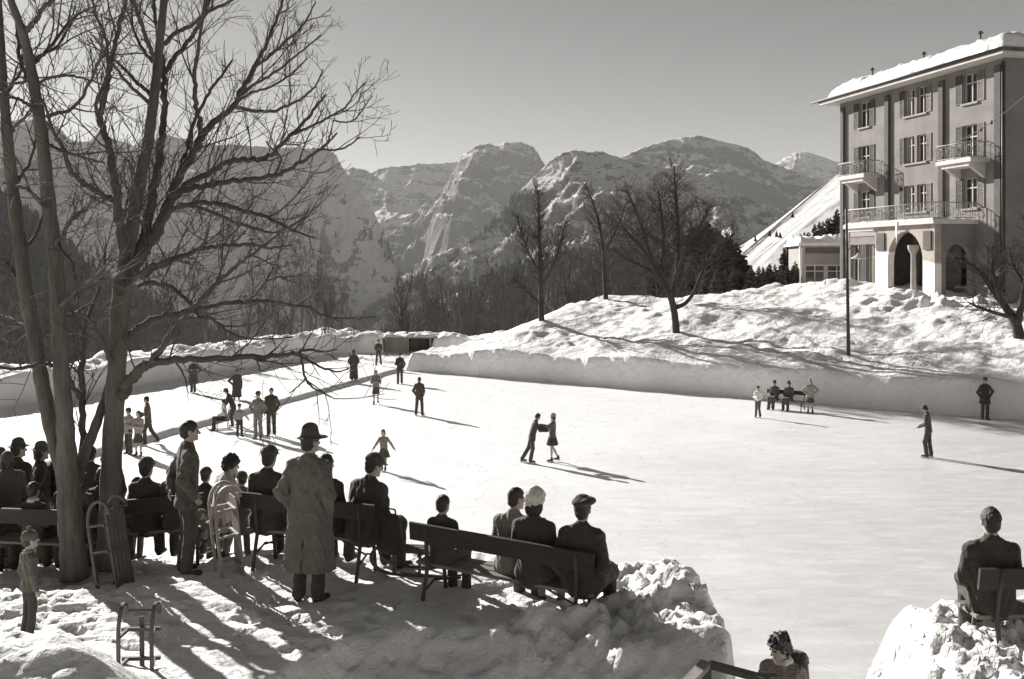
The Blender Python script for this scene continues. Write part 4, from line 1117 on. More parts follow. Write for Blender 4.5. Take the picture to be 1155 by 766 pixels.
def window(par, cx, z0, z1, w, y=0.16, M=None, curtain=False):
    """casement: frame with mullion and transom, one pane sheet behind, a sill in front"""
    f = MB(); t = 0.05
    f.box((cx - w / 2, y, z0), (cx - w / 2 + t, y + 0.08, z1)); f.box((cx + w / 2 - t, y, z0), (cx + w / 2, y + 0.08, z1))
    f.box((cx - w / 2 + t, y, z1 - t), (cx + w / 2 - t, y + 0.08, z1)); f.box((cx - w / 2 + t, y, z0), (cx + w / 2 - t, y + 0.08, z0 + t))
    f.box((cx - 0.03, y - 0.012, z0 + t), (cx + 0.03, y + 0.07, z1 - t))
    zt = z0 + 0.68 * (z1 - z0)
    f.box((cx - w / 2 + t, y + 0.004, zt - 0.03), (cx - 0.03, y + 0.07, zt + 0.03)); f.box((cx + 0.03, y + 0.004, zt - 0.03), (cx + w / 2 - t, y + 0.07, zt + 0.03))
    wf = f.build('window', M_FRAME, par)
    g = MB().add([(cx - w / 2, y + 0.09, z0), (cx + w / 2, y + 0.09, z0), (cx + w / 2, y + 0.09, z1), (cx - w / 2, y + 0.09, z1)], [[0, 1, 2, 3]])
    g.build('pane', M_GLASS, wf)
    if curtain:
        c = MB().box((cx - w / 2 + 0.08, y + 0.075, z0 + 0.1), (cx - w / 2 + 0.3, y + 0.085, z1 - 0.08)).box((cx + w / 2 - 0.3, y + 0.075, z0 + 0.1), (cx + w / 2 - 0.08, y + 0.085, z1 - 0.08))
        c.build('curtain', M_CURT, wf)
    s = MB().box((cx - w / 2 - 0.12, -0.12, z0 - 0.12), (cx + w / 2 + 0.12, 0.1, z0 - 0.002))
    s.build('sill', M_STONE, wf)
    return wf


def shutter(par, x0, x1, z0, z1, m=None, y=-0.055):
    s = MB(); t = 0.06
    s.box((x0, y, z0), (x0 + t, y + 0.045, z1)).box((x1 - t, y, z0), (x1, y + 0.045, z1))
    s.box((x0 + t, y, z0), (x1 - t, y + 0.045, z0 + t)).box((x0 + t, y, z1 - t), (x1 - t, y + 0.045, z1)).box((x0 + t, y, (z0 + z1) / 2 - t / 2), (x1 - t, y + 0.045, (z0 + z1) / 2 + t / 2))
    z = z0 + t + 0.02
    while z < z1 - t - 0.05:
        if abs(z - (z0 + z1) / 2) > 0.07: s.box((x0 + t, y + 0.01, z), (x1 - t, y + 0.04, z + 0.045))
        z += 0.075
    return s.build('shutter', m or M_SHUT, par)


rows = [(11.42, 13.17 - 0.0), (8.35, 10.12), (5.2, 6.98)]
holes = []; wins = []
for ri, (a, b) in enumerate(rows):
    for bay, cx in (('l', 3.1), ('m', 8.83), ('r', 14.05)):
        if bay == 'm':
            for s in (-1, 1): wins.append((cx + s * 0.62, a + 0.05, b, 0.98, ri, bay, s))
        else:
            a2 = a - 0.42 if ri == 1 else a
            wins.append((cx, a2, b, 1.25, ri, bay, 0))
gw = [(2.1, 0.5, 3.3, 1.1, 3, 'g', 0), (3.9, 0.5, 3.3, 1.0, 3, 'g', 0), (13.7, 0.6, 3.2, 1.5, 3, 'g', 0), (6.4, 0.6, 3.2, 1.2, 3, 'g', 0), (16.0, 0.7, 3.0, 1.0, 3, 'g', 0)]
holes = [(w[0] - w[3] / 2, w[0] + w[3] / 2, w[1], w[2]) for w in wins + gw]
wb = MB(); holed_wall(wb, 0, LX, -1.0, LZ, holes)
Mr = Matrix.Translation((LX, 0, 0)) @ Matrix.Rotation(math.radians(90), 4, 'Z')
sidew = [(2.6, a, b, 1.1) for a, b in rows] + [(6.0, a, b, 1.1) for a, b in rows] + [(9.4, a, b, 1.1) for a, b in rows]
holed_wall(wb, 0, LY, -1.0, LZ, [(c - w / 2, c + w / 2, a, b) for c, a, b, w in sidew], M=Mr)
wb.add([(0, 0, -1), (0, LY, -1), (0, LY, LZ), (0, 0, LZ), (LX, LY, -1), (LX, LY, LZ)], [[0, 3, 2, 1], [1, 2, 5, 4]])
wb.build('wall', M_PLAST, hotel)
for k, w in enumerate(wins + gw):
    window(hotel, w[0], w[1], w[2], w[3], curtain=(k % 4 == 1))
for cx, a, b, w in sidew:
    grp = window(hotel, 0, a, b, w); M2 = Mr @ Matrix.Translation((cx, 0, 0)); grp.matrix_local = M2
for w in wins:
    cx, a, b, ww, ri, bay, s = w
    if bay == 'm':
        x = cx + s * (ww / 2 + 0.04)
        shutter(hotel, min(x, x + s * 0.48), max(x, x + s * 0.48), a, b, M_SHUTL if (s > 0) else M_SHUT)
    else:
        for s in (-1, 1):
            x = cx + s * (ww / 2 + 0.05)
            shutter(hotel, min(x, x + s * 0.58), max(x, x + s * 0.58), a, b, M_SHUT if s < 0 or bay == 'l' else M_SHUTL)
for cx, a, b, ww in ((2.1, .5, 3.3, 1.1), (3.9, .5, 3.3, 1.0)):
    for s in (-1, 1):
        x = cx + s * (ww / 2 + 0.02)
        shutter(hotel, min(x, x + s * 0.34), max(x, x + s * 0.34), a, b, M_SHUT)
for x, w in ((0.55, 0.34), (5.95, 0.42), (11.55, 0.42), (16.55, 0.5)):
    MB().box((x - w / 2, -0.2, 0.0), (x + w / 2, -0.003, LZ - 0.35)).build('pilaster', M_PILAS, hotel)
MB().tube([(16.92, -0.12, 0), (16.92, -0.12, LZ - 0.2)], 0.07, 8).build('downpipe', M_IRON, hotel, True)
MB().box((-0.05, -0.06, 3.85), (5.3, -0.004, 4.15)).build('string_course', M_STONE, hotel)

# eaves, roof and the snow on it
ov = 1.05
rf = MB()
rf.box((-ov, -ov, LZ + 0.002), (LX + ov, LY + ov, LZ + 0.14))
rf.build('soffit', M_LIME, hotel)
rr = MB()
rr.box((-ov - 0.06, -ov - 0.06, LZ + 0.143), (LX + ov + 0.06, LY + ov + 0.06, LZ + 0.36))
rr.add([(-ov, -ov, LZ + .362), (LX + ov, -ov, LZ + .362), (LX + ov, LY + ov, LZ + .362), (-ov, LY + ov, LZ + .362), (4.5, LY / 2, LZ + 2.4), (LX - 4.5, LY / 2, LZ + 2.4)],
       [[0, 1, 5, 4], [2, 3, 4, 5]], [[1, 2, 5], [3, 0, 4]])
roof = rr.build('roof', M_ROOF, hotel)
gt = MB().tube([(-ov - 0.9, -ov - 0.1, LZ + 0.3), (LX + ov, -ov - 0.1, LZ + 0.27)], 0.075, 8).build('gutter', M_IRON, roof, True)
xs = np.arange(-0.15, LX + ov - 0.05, 0.16); ys = np.arange(-ov + 0.15, LY + ov - 0.1, 0.2)
XX, YY = np.meshgrid(xs, ys, indexing='ij')
e = np.minimum(np.minimum(XX - xs[0], xs[-1] - XX) / 0.4, np.minimum(YY - ys[0], ys[-1] - YY) / 0.4)
base = LZ + 0.36 + np.clip(np.minimum(np.minimum(YY + ov, LY + ov - YY), np.minimum(XX + ov, LX + ov - XX)) / 7.0, 0, 1) * 2.0
th = (0.66 + 0.16 * fbm(XX * 0.6, YY * 0.6, 3, 91) + 0.13 * fbm(XX * 2.1, YY * 2.1, 3, 92)) * np.clip(e, 0, 1) ** 0.25
ZZ = base + th; ZZ = np.where(e <= 0, base - 0.02, ZZ)
jx = 0.08 * fbm(XX * 1.2, YY * 1.2, 3, 93)
V = np.stack([XX + 0 * jx, YY + np.where(YY < 0, jx * 1.6, 0), ZZ], -1)
link('roof_snow', mesh_np('roof_snow', V.reshape(-1, 3), grid_faces(len(xs), len(ys))), M_SNOWC, hotel)
for x, h in ((2.2, 0.35), (8.0, 0.3), (13.4, 0.45)):
    MB().tube([(x, 1.2, LZ + 1.1), (x, 1.2, LZ + 1.75 + h)], 0.06, 6).lathe([(0.02, 0.14), (0.17, 0), (0.17, 0.05), (0.02, 0.18)], 8, (x, 1.2, LZ + 1.75 + h)).build('vent_pipe', M_IRON, hotel, True)


def railing(mb, x0, x1, y0, y1, z, h=0.95):
    """wrought iron with scrolls on three sides"""
    pts = [(x0, y1), (x0, y0), (x1, y0), (x1, y1)]
    for a, b in zip(pts[:-1], pts[1:]):
        mb.tube([(*a, z + h), (*b, z + h)], 0.035, 6); mb.tube([(*a, z + 0.12), (*b, z + 0.12)], 0.022, 5)
        L = math.hypot(b[0] - a[0], b[1] - a[1]); n = max(2, int(L / 0.16))
        for i in range(n + 1):
            f = i / n; x = a[0] + (b[0] - a[0]) * f; y = a[1] + (b[1] - a[1]) * f
            mb.tube([(x, y, z), (x, y, z + h)], 0.014 if i % 5 else 0.03, 4)
            if i % 5 == 2:
                an = np.linspace(0, 2 * math.pi, 9)
                ux, uy = (b[0] - a[0]) / L, (b[1] - a[1]) / L
                mb.tube([(x + ux * 0.24 * math.cos(t), y + uy * 0.24 * math.cos(t), z + 0.53 + 0.26 * math.sin(t)) for t in an], 0.018, 4)


def lump_slab(x0, x1, y0, y1, z, t, seed):
    xs = np.linspace(x0, x1, 34); ys = np.linspace(y0, y1, 16)
    A, B = np.meshgrid(xs, ys, indexing='ij')
    e = np.minimum(np.minimum(A - x0, x1 - A), np.minimum(B - y0, y1 - B)) / 0.16
    Z = z + t * (0.75 + 0.5 * fbm(A * 1.4, B * 1.4, 3, seed)) * np.clip(e, 0, 1) ** 0.5 - 0.004
    return mesh_np('snow', np.stack([A, B, Z], -1).reshape(-1, 3), grid_faces(34, 16))


for x0, x1, sd in ((1.75, 5.05, 1), (12.6, 15.75, 2)):
    z = 7.78
    bm_ = MB().box((x0, -1.3, z), (x1, -0.003, z + 0.2)).box((x0 + 0.35, -1.15, z - 0.22), (x1 - 0.35, -0.004, z - 0.002))
    for xx in (x0 + 0.5, x1 - 0.5):
        bm_.add([(xx - .12, 0, z - .9), (xx + .12, 0, z - .9), (xx + .12, -1.0, z - .224), (xx - .12, -1.0, z - .224), (xx - .12, 0, z - .224), (xx + .12, 0, z - .224)],
                [[0, 1, 2, 3], [3, 2, 5, 4]], [[0, 3, 4], [1, 5, 2]])
    bal = bm_.build('balcony', M_LIME, hotel)
    r = MB(); railing(r, x0 + 0.06, x1 - 0.06, -1.24, -0.05, z + 0.2); r.build('railing', M_RAIL, bal, True)
    link('balcony_snow', lump_slab(x0 + 0.02, x1 - 0.02, -1.28, -0.02, z + 0.2, 0.16, 94 + sd), M_SNOWC, bal)

# arched porch with a deck over it
def arch_wall(mb, x0, x1, z0, z1, ax0, ax1, zs, y0, y1, seg=14, M=None):
    """wall x0..x1 with one arched opening, between planes y0 and y1"""
    def T(p): return tuple(M @ Vector(p)) if M is not None else p
    cx = (ax0 + ax1) / 2; rx = (ax1 - ax0) / 2; rz_ = min(z1 - 0.25 - zs, rx * 1.05)
    arc = [(ax0, z0)] + [(cx - rx * math.cos(math.pi * i / seg), zs + rz_ * math.sin(math.pi * i / seg)) for i in range(seg + 1)] + [(ax1, z0)]
    for y, fl in ((y0, False), (y1, True)):
        quads = [((x0, z0), (ax0, z0), (ax0, z1), (x0, z1)), ((ax1, z0), (x1, z0), (x1, z1), (ax1, z1))]
        for i in range(1, len(arc) - 2):
            a, b = arc[i], arc[i + 1]
            quads.append((a, b, (b[0], z1), (a[0], z1)))
        for qd in quads:
            V = [T((p[0], y, p[1])) for p in qd]
            if fl: V = V[::-1]
            mb.add(V, [[0, 1, 2, 3]])
    for a, b in zip(arc[:-1], arc[1:]):
        mb.add([T((a[0], y0, a[1])), T((a[0], y1, a[1])), T((b[0], y1, b[1])), T((b[0], y0, b[1]))], [[0, 1, 2, 3]])
    for x in (x0, x1):
        mb.add([T((x, y0, z0)), T((x, y1, z0)), T((x, y1, z1)), T((x, y0, z1))], [[0, 1, 2, 3]])


pz = 4.25
por = MB()
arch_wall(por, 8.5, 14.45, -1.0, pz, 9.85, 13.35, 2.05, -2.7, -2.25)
Ms = Matrix.Translation((14.45, -2.25, 0)) @ Matrix.Rotation(math.radians(90), 4, 'Z')
sid = MB(); arch_wall(sid, 0.002, 2.24, -1.0, pz, 0.3, 2.0, 2.2, 0.0, 0.4, M=Ms)
m_, nt_, b_, vec_ = new_mat('porch_plaster', 0.9)
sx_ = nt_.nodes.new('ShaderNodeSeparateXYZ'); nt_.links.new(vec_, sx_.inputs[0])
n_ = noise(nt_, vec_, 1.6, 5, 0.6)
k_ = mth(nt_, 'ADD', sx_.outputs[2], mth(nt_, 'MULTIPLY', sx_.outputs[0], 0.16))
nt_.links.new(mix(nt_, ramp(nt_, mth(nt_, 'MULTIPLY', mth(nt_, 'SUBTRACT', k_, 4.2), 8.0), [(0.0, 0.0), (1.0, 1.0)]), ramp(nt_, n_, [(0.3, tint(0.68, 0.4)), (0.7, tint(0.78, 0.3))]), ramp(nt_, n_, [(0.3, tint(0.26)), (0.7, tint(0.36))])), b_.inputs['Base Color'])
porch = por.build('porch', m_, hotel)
sid.build('porch_side', M_PLAST, hotel)  # shade of the near side is put into its darker plaster
dk = MB().box((5.3, -3.0, pz + 0.002), (14.75, -0.004, pz + 0.24)).box((5.5, -2.85, pz - 0.2), (8.49, -0.006, pz))
deck = dk.build('deck', M_LIME, porch)
link('deck_snow', lump_slab(5.3, 14.75, -3.02, -0.5, pz + 0.24, 0.2, 97), M_SNOWC, deck)
r = MB(); railing(r, 5.4, 14.6, -2.9, -0.1, pz + 0.24, 1.0); r.build('railing', M_RAIL, deck, True)
cl = MB().lathe([(0.26, -0.3), (0.26, 0.0), (0.18, 0.12), (0.15, 2.6), (0.17, 2.75), (0.3, 2.95), (0.34, 3.1), (0.34, 3.25)], 14, (12.25, -2.55, -0.2))
cl.build('column', M_STONE, porch, True)
MB().bbox((9.3, -0.06, -0.9), (13.3, -0.004, 3.9), 0.02).build('porch_shade_sheet', M_DARKW, hotel)  # dark sheet added as the shade inside the porch
MB().bbox((8.45, -2.24, -0.9), (8.56, -0.006, 4.04), 0.01).build('porch_shade_screen', M_DARKW, hotel)  # dark screen added to stand for shade at the porch's far end
MB().box((8.75, -2.79, 2.75), (9.6, -2.705, 3.85)).build('notice_board', M_DARKW, porch)
MB().box((13.5, -2.79, 2.75), (14.2, -2.705, 3.85)).build('notice_board', M_DARKW, porch)
MB().tube([(5.6, -2.75, -0.8), (5.6, -2.75, pz)], 0.09, 8).build('post', M_PAINT, porch, True)
MB().add([(11.1, -3.02, pz + .3), (11.35, -3.05, pz + .25), (11.22, -3.02, pz - 1.15), (11.2, -2.9, pz + .2)], (), [[0, 2, 1], [0, 3, 2], [1, 2, 3]]).build('icicle', M_SNOWC, deck)

# flat-roofed pavilion beside the hotel
ab = P(925, 310, 78)
pav = empty('pavilion', (23.75, 78.6, 5.2), math.radians(-6), 'low flat-roofed glazed pavilion with snow on top, left of the hotel', 'pavilion')
pw = MB()
holed_wall(pw, -1.5, 2.3, -0.8, 3.15, [(-1.2, 0.25, 0.25, 1.65), (0.45, 1.9, 0.25, 1.65)], 0.2)
pw.add([(-1.5, 0, -.8), (-1.5, 6, -.8), (-1.5, 6, 3.15), (-1.5, 0, 3.15), (2.3, 0, -.8), (2.3, 6, -.8), (2.3, 6, 3.15), (2.3, 0, 3.15)], [[0, 3, 2, 1], [4, 5, 6, 7], [1, 2, 6, 5]])
pw.build('wall', M_STONE, pav)
for c in (-0.475, 1.175): window(pav, c, 0.25, 1.65, 1.45, 0.12)
MB().box((-1.25, -0.05, 1.72), (1.95, -0.004, 2.55)).build('awning_panel', M_PLAST, pav)
MB().box((-1.2, -0.06, 2.56), (1.9, -0.005, 3.0)).build('vent_band', M_DARKW, pav)
MB().box((-1.85, -0.8, 3.152), (2.4, 6.2, 3.36)).build('roof', M_LIME, pav)
link('roof_snow', lump_slab(-1.75, 2.4, -0.45, 6.0, 3.36, 0.62, 99), M_SNOWC, pav)
for x in (-1.7, 1.95):
    MB().tube([(x, -0.6, -0.8), (x, -0.6, 3.15)], 0.07, 8).build('post', M_PAINT, pav, True)

# lamp post on the hill
lb = P(957, 386, 52); lb.z = hz(lb.x, lb.y) - 0.1
lamp = empty('lamp_post', lb, 0, 'slim dark lamp post with a white enamel shade on the snow hill before the hotel', 'lamp post')
MB().tube([(0, 0, 0), (-0.02, 0, 1.6), (-0.1, 0, 7.4)], [0.10, 0.085, 0.055], 10).lathe([(0.0, 0.1), (0.075, 0.05), (0.06, 0.0)], 10, (-0.1, 0, 7.4)).build('pole', M_IRON, lamp, True)
MB().tube([(-0.06, 0, 5.35), (0.18, 0, 5.6), (0.45, 0, 5.55), (0.52, 0, 5.25)], 0.025, 6).build('bracket', M_IRON, lamp, True)
MB().lathe([(0.05, 0.22), (0.09, 0.2), (0.14, 0.1), (0.36, -0.02), (0.39, -0.06), (0.37, -0.07), (0.1, 0.02), (0.02, 0.04)], 18, (0.52, 0, 5.03)).build('lamp_shade', M_PAINT, lamp, True)
MB().lathe([(0.02, 0.03), (0.07, -0.02), (0.08, -0.09), (0.05, -0.15), (0.0, -0.17)], 10, (0.52, 0, 5.05)).build('bulb', M_PAINT, lamp, True)

# overhead cable from the balcony corner out to the right
Lx = lambda x, y, z: hotel_m @ Vector((x, y, z))
hotel_m = Matrix.Translation(HL) @ Matrix.Rotation(HRZ, 4, 'Z')
a = Lx(12.7, -1.25, 8.9); b = P(1250, 8, 38)
pts = [a + (b - a) * t + Vector((0, 0, -1.0 * 4 * t * (1 - t))) for t in np.linspace(0, 1, 15)]
cb_ = MB().tube(pts, 0.022, 5)
cable = cb_.build('cable', M_IRON, None, True); tag(cable, 'sagging overhead cable running from the right balcony out of the picture', 'cable')
k = MB()
for t in (0.36, 0.47): k.tube([pts[int(t * 14)] + Vector((0, 0, -0.09)), pts[int(t * 14)] + Vector((0, 0, 0.09))], 0.07, 8)
k.build('insulator', M_IRON, cable, True)

M_WEATH = mat('weathered_boards', 0.24, 0.85, var=0.3, scale=3.0, bump=0.4, bscale=12.0, stretch=(1, 1, 0.1))
# shelter in the far snow wall
sh = empty('shelter', (-8.0, 79.0, 0.0), 0, 'low dark wooden shelter sunk in the snow wall at the far end', 'shelter')
MB().box((-1.62, 1.1, -0.1), (1.85, 1.2, 1.295)).build('back_wall', M_WEATH, sh)
MB().box((-1.54, -1.12, -0.1), (0.04, -1.04, 1.28)).build('front_panel', M_WEATH, sh)
MB().box((-1.75, -1.35, 1.30), (1.95, 1.25, 1.40)).build('roof', M_WEATH, sh)
link('roof_snow', lump_slab(-1.8, 2.0, -1.4, 1.3, 1.40, 0.26, 101), M_SNOWC, sh)
for x in (-1.6, 0.1, 1.8):
    MB().box((x - 0.05, -1.25, -0.1), (x + 0.05, -1.15, 1.298)).build('post', M_WEATH, sh)
MB().box((-1.5, 0.7, 0.40), (1.7, 1.05, 0.45)).build('bench_board', M_WEATH, sh)
# ------------------------------------------------------------------ benches and sledges
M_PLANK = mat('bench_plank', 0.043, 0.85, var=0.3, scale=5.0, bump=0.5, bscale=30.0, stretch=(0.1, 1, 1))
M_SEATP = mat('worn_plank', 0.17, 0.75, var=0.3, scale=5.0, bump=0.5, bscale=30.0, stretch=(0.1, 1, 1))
M_ASH = mat('ash_wood', 0.24, 0.6, var=0.3, scale=6.0, bump=0.3, bscale=25.0)
M_DASH = mat('dark_ash_wood', 0.09, 0.6, var=0.3, scale=6.0, bump=0.3, bscale=25.0)


def bench(a, b, label, group='park benches round the rink', seat_m=None, sink=0.04, group_on=True):
    """a, b: ground points under the two ends; people on it look to the left of a->b"""
    a = Vector(a); b = Vector(b); d = b - a; L = math.hypot(d.x, d.y)
    o = empty('bench', (a + b) / 2, 0, label, 'bench', group)
    o.rotation_euler = (0, -math.atan2(d.z, L), math.atan2(d.y, d.x))
    h = L / 2
    s = MB()
    for y0, y1 in ((-0.16, -0.04), (-0.02, 0.10), (0.12, 0.24)):
        s.bbox((-h, y0, 0.425), (h, y1, 0.46), 0.006)
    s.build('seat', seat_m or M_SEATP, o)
    M = Matrix.Translation((0, -0.245, 0.66)) @ Matrix.Rotation(math.radians(10), 4, 'X')
    bk = MB()
    bk.box((-h - 0.03, 0.0, 0.045), (h + 0.03, 0.032, 0.235), M)
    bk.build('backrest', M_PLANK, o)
    for x in (-h + 0.16, h - 0.16):
        f = MB()
        f.tube([(x, -0.30, -0.06 - sink), (x, -0.24, 0.2), (x, -0.19, 0.42), (x, -0.235, 0.66), (x, -0.285, 0.88)], [0.024, 0.022, 0.022, 0.02, 0.018], 7)
        f.tube([(x, 0.27, -0.06 - sink), (x, 0.21, 0.2), (x, 0.16, 0.41)], [0.024, 0.022, 0.022], 7)
        f.tube([(x, -0.19, 0.405), (x, 0.23, 0.405)], 0.02, 7)
        f.tube([(x, -0.25, 0.18), (x, 0.0, 0.26), (x, 0.21, 0.2)], 0.013, 6)
        f.build('leg_frame', M_IRON, o, True)
    MB().tube([(-h + 0.16, 0.0, 0.24), (-h * 0.35, 0.0, 0.405)], 0.011, 6).build('brace', M_IRON, o, True)
    MB().tube([(h - 0.16, 0.0, 0.24), (h * 0.35, 0.0, 0.405)], 0.011, 6).build('brace', M_IRON, o, True)
    return o


def gp(px, py, Y):
    v = P(px, py, Y); v.z = tz(v.x, v.y); return v


def gxy(X, Y):
    return Vector((X, Y, tz(X, Y)))


BEN = {}
BEN['right'] = bench(Vector((-0.97, 11.0, 3.22)), Vector((0.84, 10.15, 3.13)), 'plank bench with three people at its right end and a boy at its left')
BEN['mid'] = bench(gxy(-3.05, 12.05), gxy(-1.5, 11.6), 'plank bench behind the hatted man in the long coat')
BEN['left'] = bench(gxy(-5.55, 13.15), gxy(-3.6, 12.7), 'plank bench right of the big trunk with its pale seat showing')
BEN['far_left'] = bench(gxy(-6.95, 12.9), gxy(-5.1, 12.55), 'plank bench at the far left behind the many-stemmed tree')
BEN['corner'] = bench(Vector((3.98, 8.95, 3.34)), Vector((5.85, 9.05, 3.34)), 'plank bench on the snow mound at the right edge under one sitter')
v = G(868, 461); w = G(893, 463)
BEN['rink'] = bench(Vector((12.15, 49.0, 0)), Vector((13.75, 47.9, 0)), 'small bench against the snow wall across the rink', sink=0)
BEN['rink'].rotation_euler = (0, 0, math.atan2(-1.1, 1.6) + math.pi)


def sled(loc, label, rot, m=None, group='wooden sledges', sc=1.0, slats=(-0.14, -0.07, 0.0, 0.07, 0.14)):
    """runners along x, horns curling up at the front"""
    m = m or M_ASH
    o = empty('sledge', loc, 0, label, 'sledge', group)
    o.rotation_euler = rot; o.scale = (sc, sc, sc)
    for y in (-0.16, 0.16):
        pts = [(-0.48, y, 0.015), (0.2, y, 0.015), (0.4, y, 0.03), (0.53, y, 0.10), (0.57, y, 0.2), (0.52, y, 0.29), (0.43, y, 0.32)]
        c = catmull(pts, 4)
        r = MB()
        for p, q in zip(c[:-1], c[1:]): r.beam(p, q, 0.032, 0.034, (0, 1, 0))
        for x in (-0.36, 0.0, 0.3):
            r.beam((x, y, 0.03), (x, y * 0.8, 0.24), 0.03, 0.03, (1, 0, 0))
        r.build('runner', m, o)
    s = MB()
    for x in (-0.36, 0.0, 0.3): s.beam((x, -0.19, 0.235), (x, 0.19, 0.235), 0.035, 0.03)
    for y in slats: s.box((-0.5, y - 0.022, 0.255), (0.42, y + 0.022, 0.275))
    s.build('seat', m, o)
    MB().tube([(0.46, -0.17, 0.312), (0.46, 0.17, 0.312)], 0.014, 6).build('crossbar', m, o)
    return o


R = math.radians
sled(gp(236, 664, 11.6) + Vector((0.05, 0, 0.44)), 'pale sledge stood upright on its tail beside the standing bareheaded man', (R(8), R(-84), R(200)), sc=0.98)
sled(gp(113, 652, 11.3) + Vector((0, 0, 0.42)), 'dark sledge stood upright against the big tree trunk', (R(0), R(-80), R(165)), M_DASH, sc=0.95)
v = P(152, 742, 8.7)
sled(Vector((v.x, v.y, tz(v.x, v.y) + 0.02)), 'dark sledge planted upright in the snow at the bottom left', (R(0), R(-88), R(275)), M_DASH, sc=0.86, slats=(0.0,))
v = gxy(-1.02, 11.75)
sled(v, 'sledge lying on the snow just beyond the left end of the right bench', (0, 0, R(170)), M_DASH)
# wooden hand rail at the head of the way down
v = P(797, 748, 8.75)
rl = empty('hand_rail', (v.x, v.y, v.z), 0, 'rough wooden hand rail corner sticking out of the snow at the bottom edge', 'railing')
MB().beam((0, 0, 0), (-0.42, -0.55, -0.12), 0.10, 0.045).build('rail', M_ASH, rl)
MB().beam((0.02, 0.0, -0.01), (0.50, -0.35, -0.02), 0.09, 0.045).build('rail', M_DASH, rl)
MB().beam((0, 0.0, -0.03), (0, 0.0, -0.6), 0.07, 0.07).build('post', M_DASH, rl)
MB().beam((0.48, -0.33, 0.03), (0.48, -0.33, -0.6), 0.07, 0.07).build('post', M_DASH, rl)
# ------------------------------------------------------------------ people: smooth implicit bodies and clothes, meshed with surface nets
def A3(*v): return np.array(v, float)


def nrm(v):
    v = np.asarray(v, float); return v / (np.linalg.norm(v) + 1e-12)


class Sdf:
    def __init__(s, vox, k=0.02):
        s.vox = vox; s.k = k; s.it = []; s.cuts = []; s.disp = None

    def cap(s, p0, p1, r0, r1, k=None):
        """round tapered limb"""
        p0 = A3(*p0); p1 = A3(*p1); ax = p1 - p0; L2 = max(np.dot(ax, ax), 1e-9)
        def f(X):
            q = X - p0; t = np.clip((q @ ax) / L2, 0, 1)
            return np.linalg.norm(q - t[..., None] * ax, axis=-1) - (r0 + (r1 - r0) * t)
        m = max(r0, r1); s.it.append(('u', f, np.minimum(p0, p1) - m, np.maximum(p0, p1) + m, s.k if k is None else k)); return s

    def ecap(s, p0, p1, a0, b0, a1, b1, u, k=None, op='u', pw=2.0):
        """limb of elliptical section: half width a along u, half depth b across"""
        p0 = A3(*p0); p1 = A3(*p1); ax = p1 - p0; L = max(np.linalg.norm(ax), 1e-6); an = ax / L
        u = nrm(np.asarray(u, float) - an * np.dot(u, an)); w = np.cross(an, u)
        def f(X):
            q = X - p0; h = q @ an; t = np.clip(h / L, 0, 1)
            c = h - t * L
            ra = a0 + (a1 - a0) * t; rb = b0 + (b1 - b0) * t; rm = np.minimum(ra, rb)
            if pw == 2.0:
                v = np.sqrt(((q @ u) / ra) ** 2 + ((q @ w) / rb) ** 2 + (c / rm) ** 2)
            else:
                v = (np.abs((q @ u) / ra) ** pw + np.abs((q @ w) / rb) ** pw + np.abs(c / rm) ** pw) ** (1 / pw)
            return (v - 1) * rm
        m = max(a0, a1, b0, b1); s.it.append((op, f, np.minimum(p0, p1) - m, np.maximum(p0, p1) + m, s.k if k is None else k)); return s

    def ell(s, c, r, R=None, k=None, op='u'):
        """ellipsoid with radii r, rows of R are its axes"""
        c = A3(*c); r = A3(*r); R = np.eye(3) if R is None else np.asarray(R, float)
        def f(X):
            q = (X - c) @ R.T / r
            return (np.linalg.norm(q, axis=-1) - 1) * r.min()
        m = r.max(); s.it.append((op, f, c - m, c + m, s.k if k is None else k)); return s

    def cut(s, n, d):
        """keep n.x < d"""
        s.cuts.append((A3(*n), d)); return s

    def mesh(s, name):
        us = [i for i in s.it if i[0] == 'u']
        lo = np.min([i[2] for i in us], 0) - 0.05 - 2 * s.vox; hi = np.max([i[3] for i in us], 0) + 0.05 + 2 * s.vox
        n = np.ceil((hi - lo) / s.vox).astype(int) + 1
        ax = [lo[i] + np.arange(n[i]) * s.vox for i in range(3)]
        D = np.full(n, 1.0, np.float32)
        for op, f, a, b, k in s.it:
            mg = 3 * s.vox + k
            i0 = np.clip(((a - mg - lo) / s.vox).astype(int), 0, n - 1); i1 = np.clip(((b + mg - lo) / s.vox).astype(int) + 2, 1, n)
            if np.any(i1 <= i0): continue
            sl_ = tuple(slice(i0[j], i1[j]) for j in range(3))
            X = np.stack(np.meshgrid(*[ax[j][sl_[j]] for j in range(3)], indexing='ij'), -1)
            d = f(X); o = D[sl_]
            if op == 'u':
                if k > 0:
                    h = np.maximum(k - np.abs(o - d), 0) / k
                    D[sl_] = np.minimum(o, d) - h * h * k * 0.25
                else:
                    D[sl_] = np.minimum(o, d)
            else:
                if k > 0:
                    h = np.maximum(k - np.abs(o + d), 0) / k
                    D[sl_] = np.maximum(o, -d) + h * h * k * 0.25
                else:
                    D[sl_] = np.maximum(o, -d)
        need = np.abs(D) < 0.15
        if s.disp is not None or s.cuts:
            idx = np.nonzero(D < 0.15)
            X = np.stack([ax[j][idx[j]] for j in range(3)], -1)
            v = D[idx]
            if s.disp is not None: v = v + s.disp(X)
            for nn, dd in s.cuts: v = np.maximum(v, X @ nn - dd)
            D[idx] = v
        return nets(name, D, lo, s.vox)


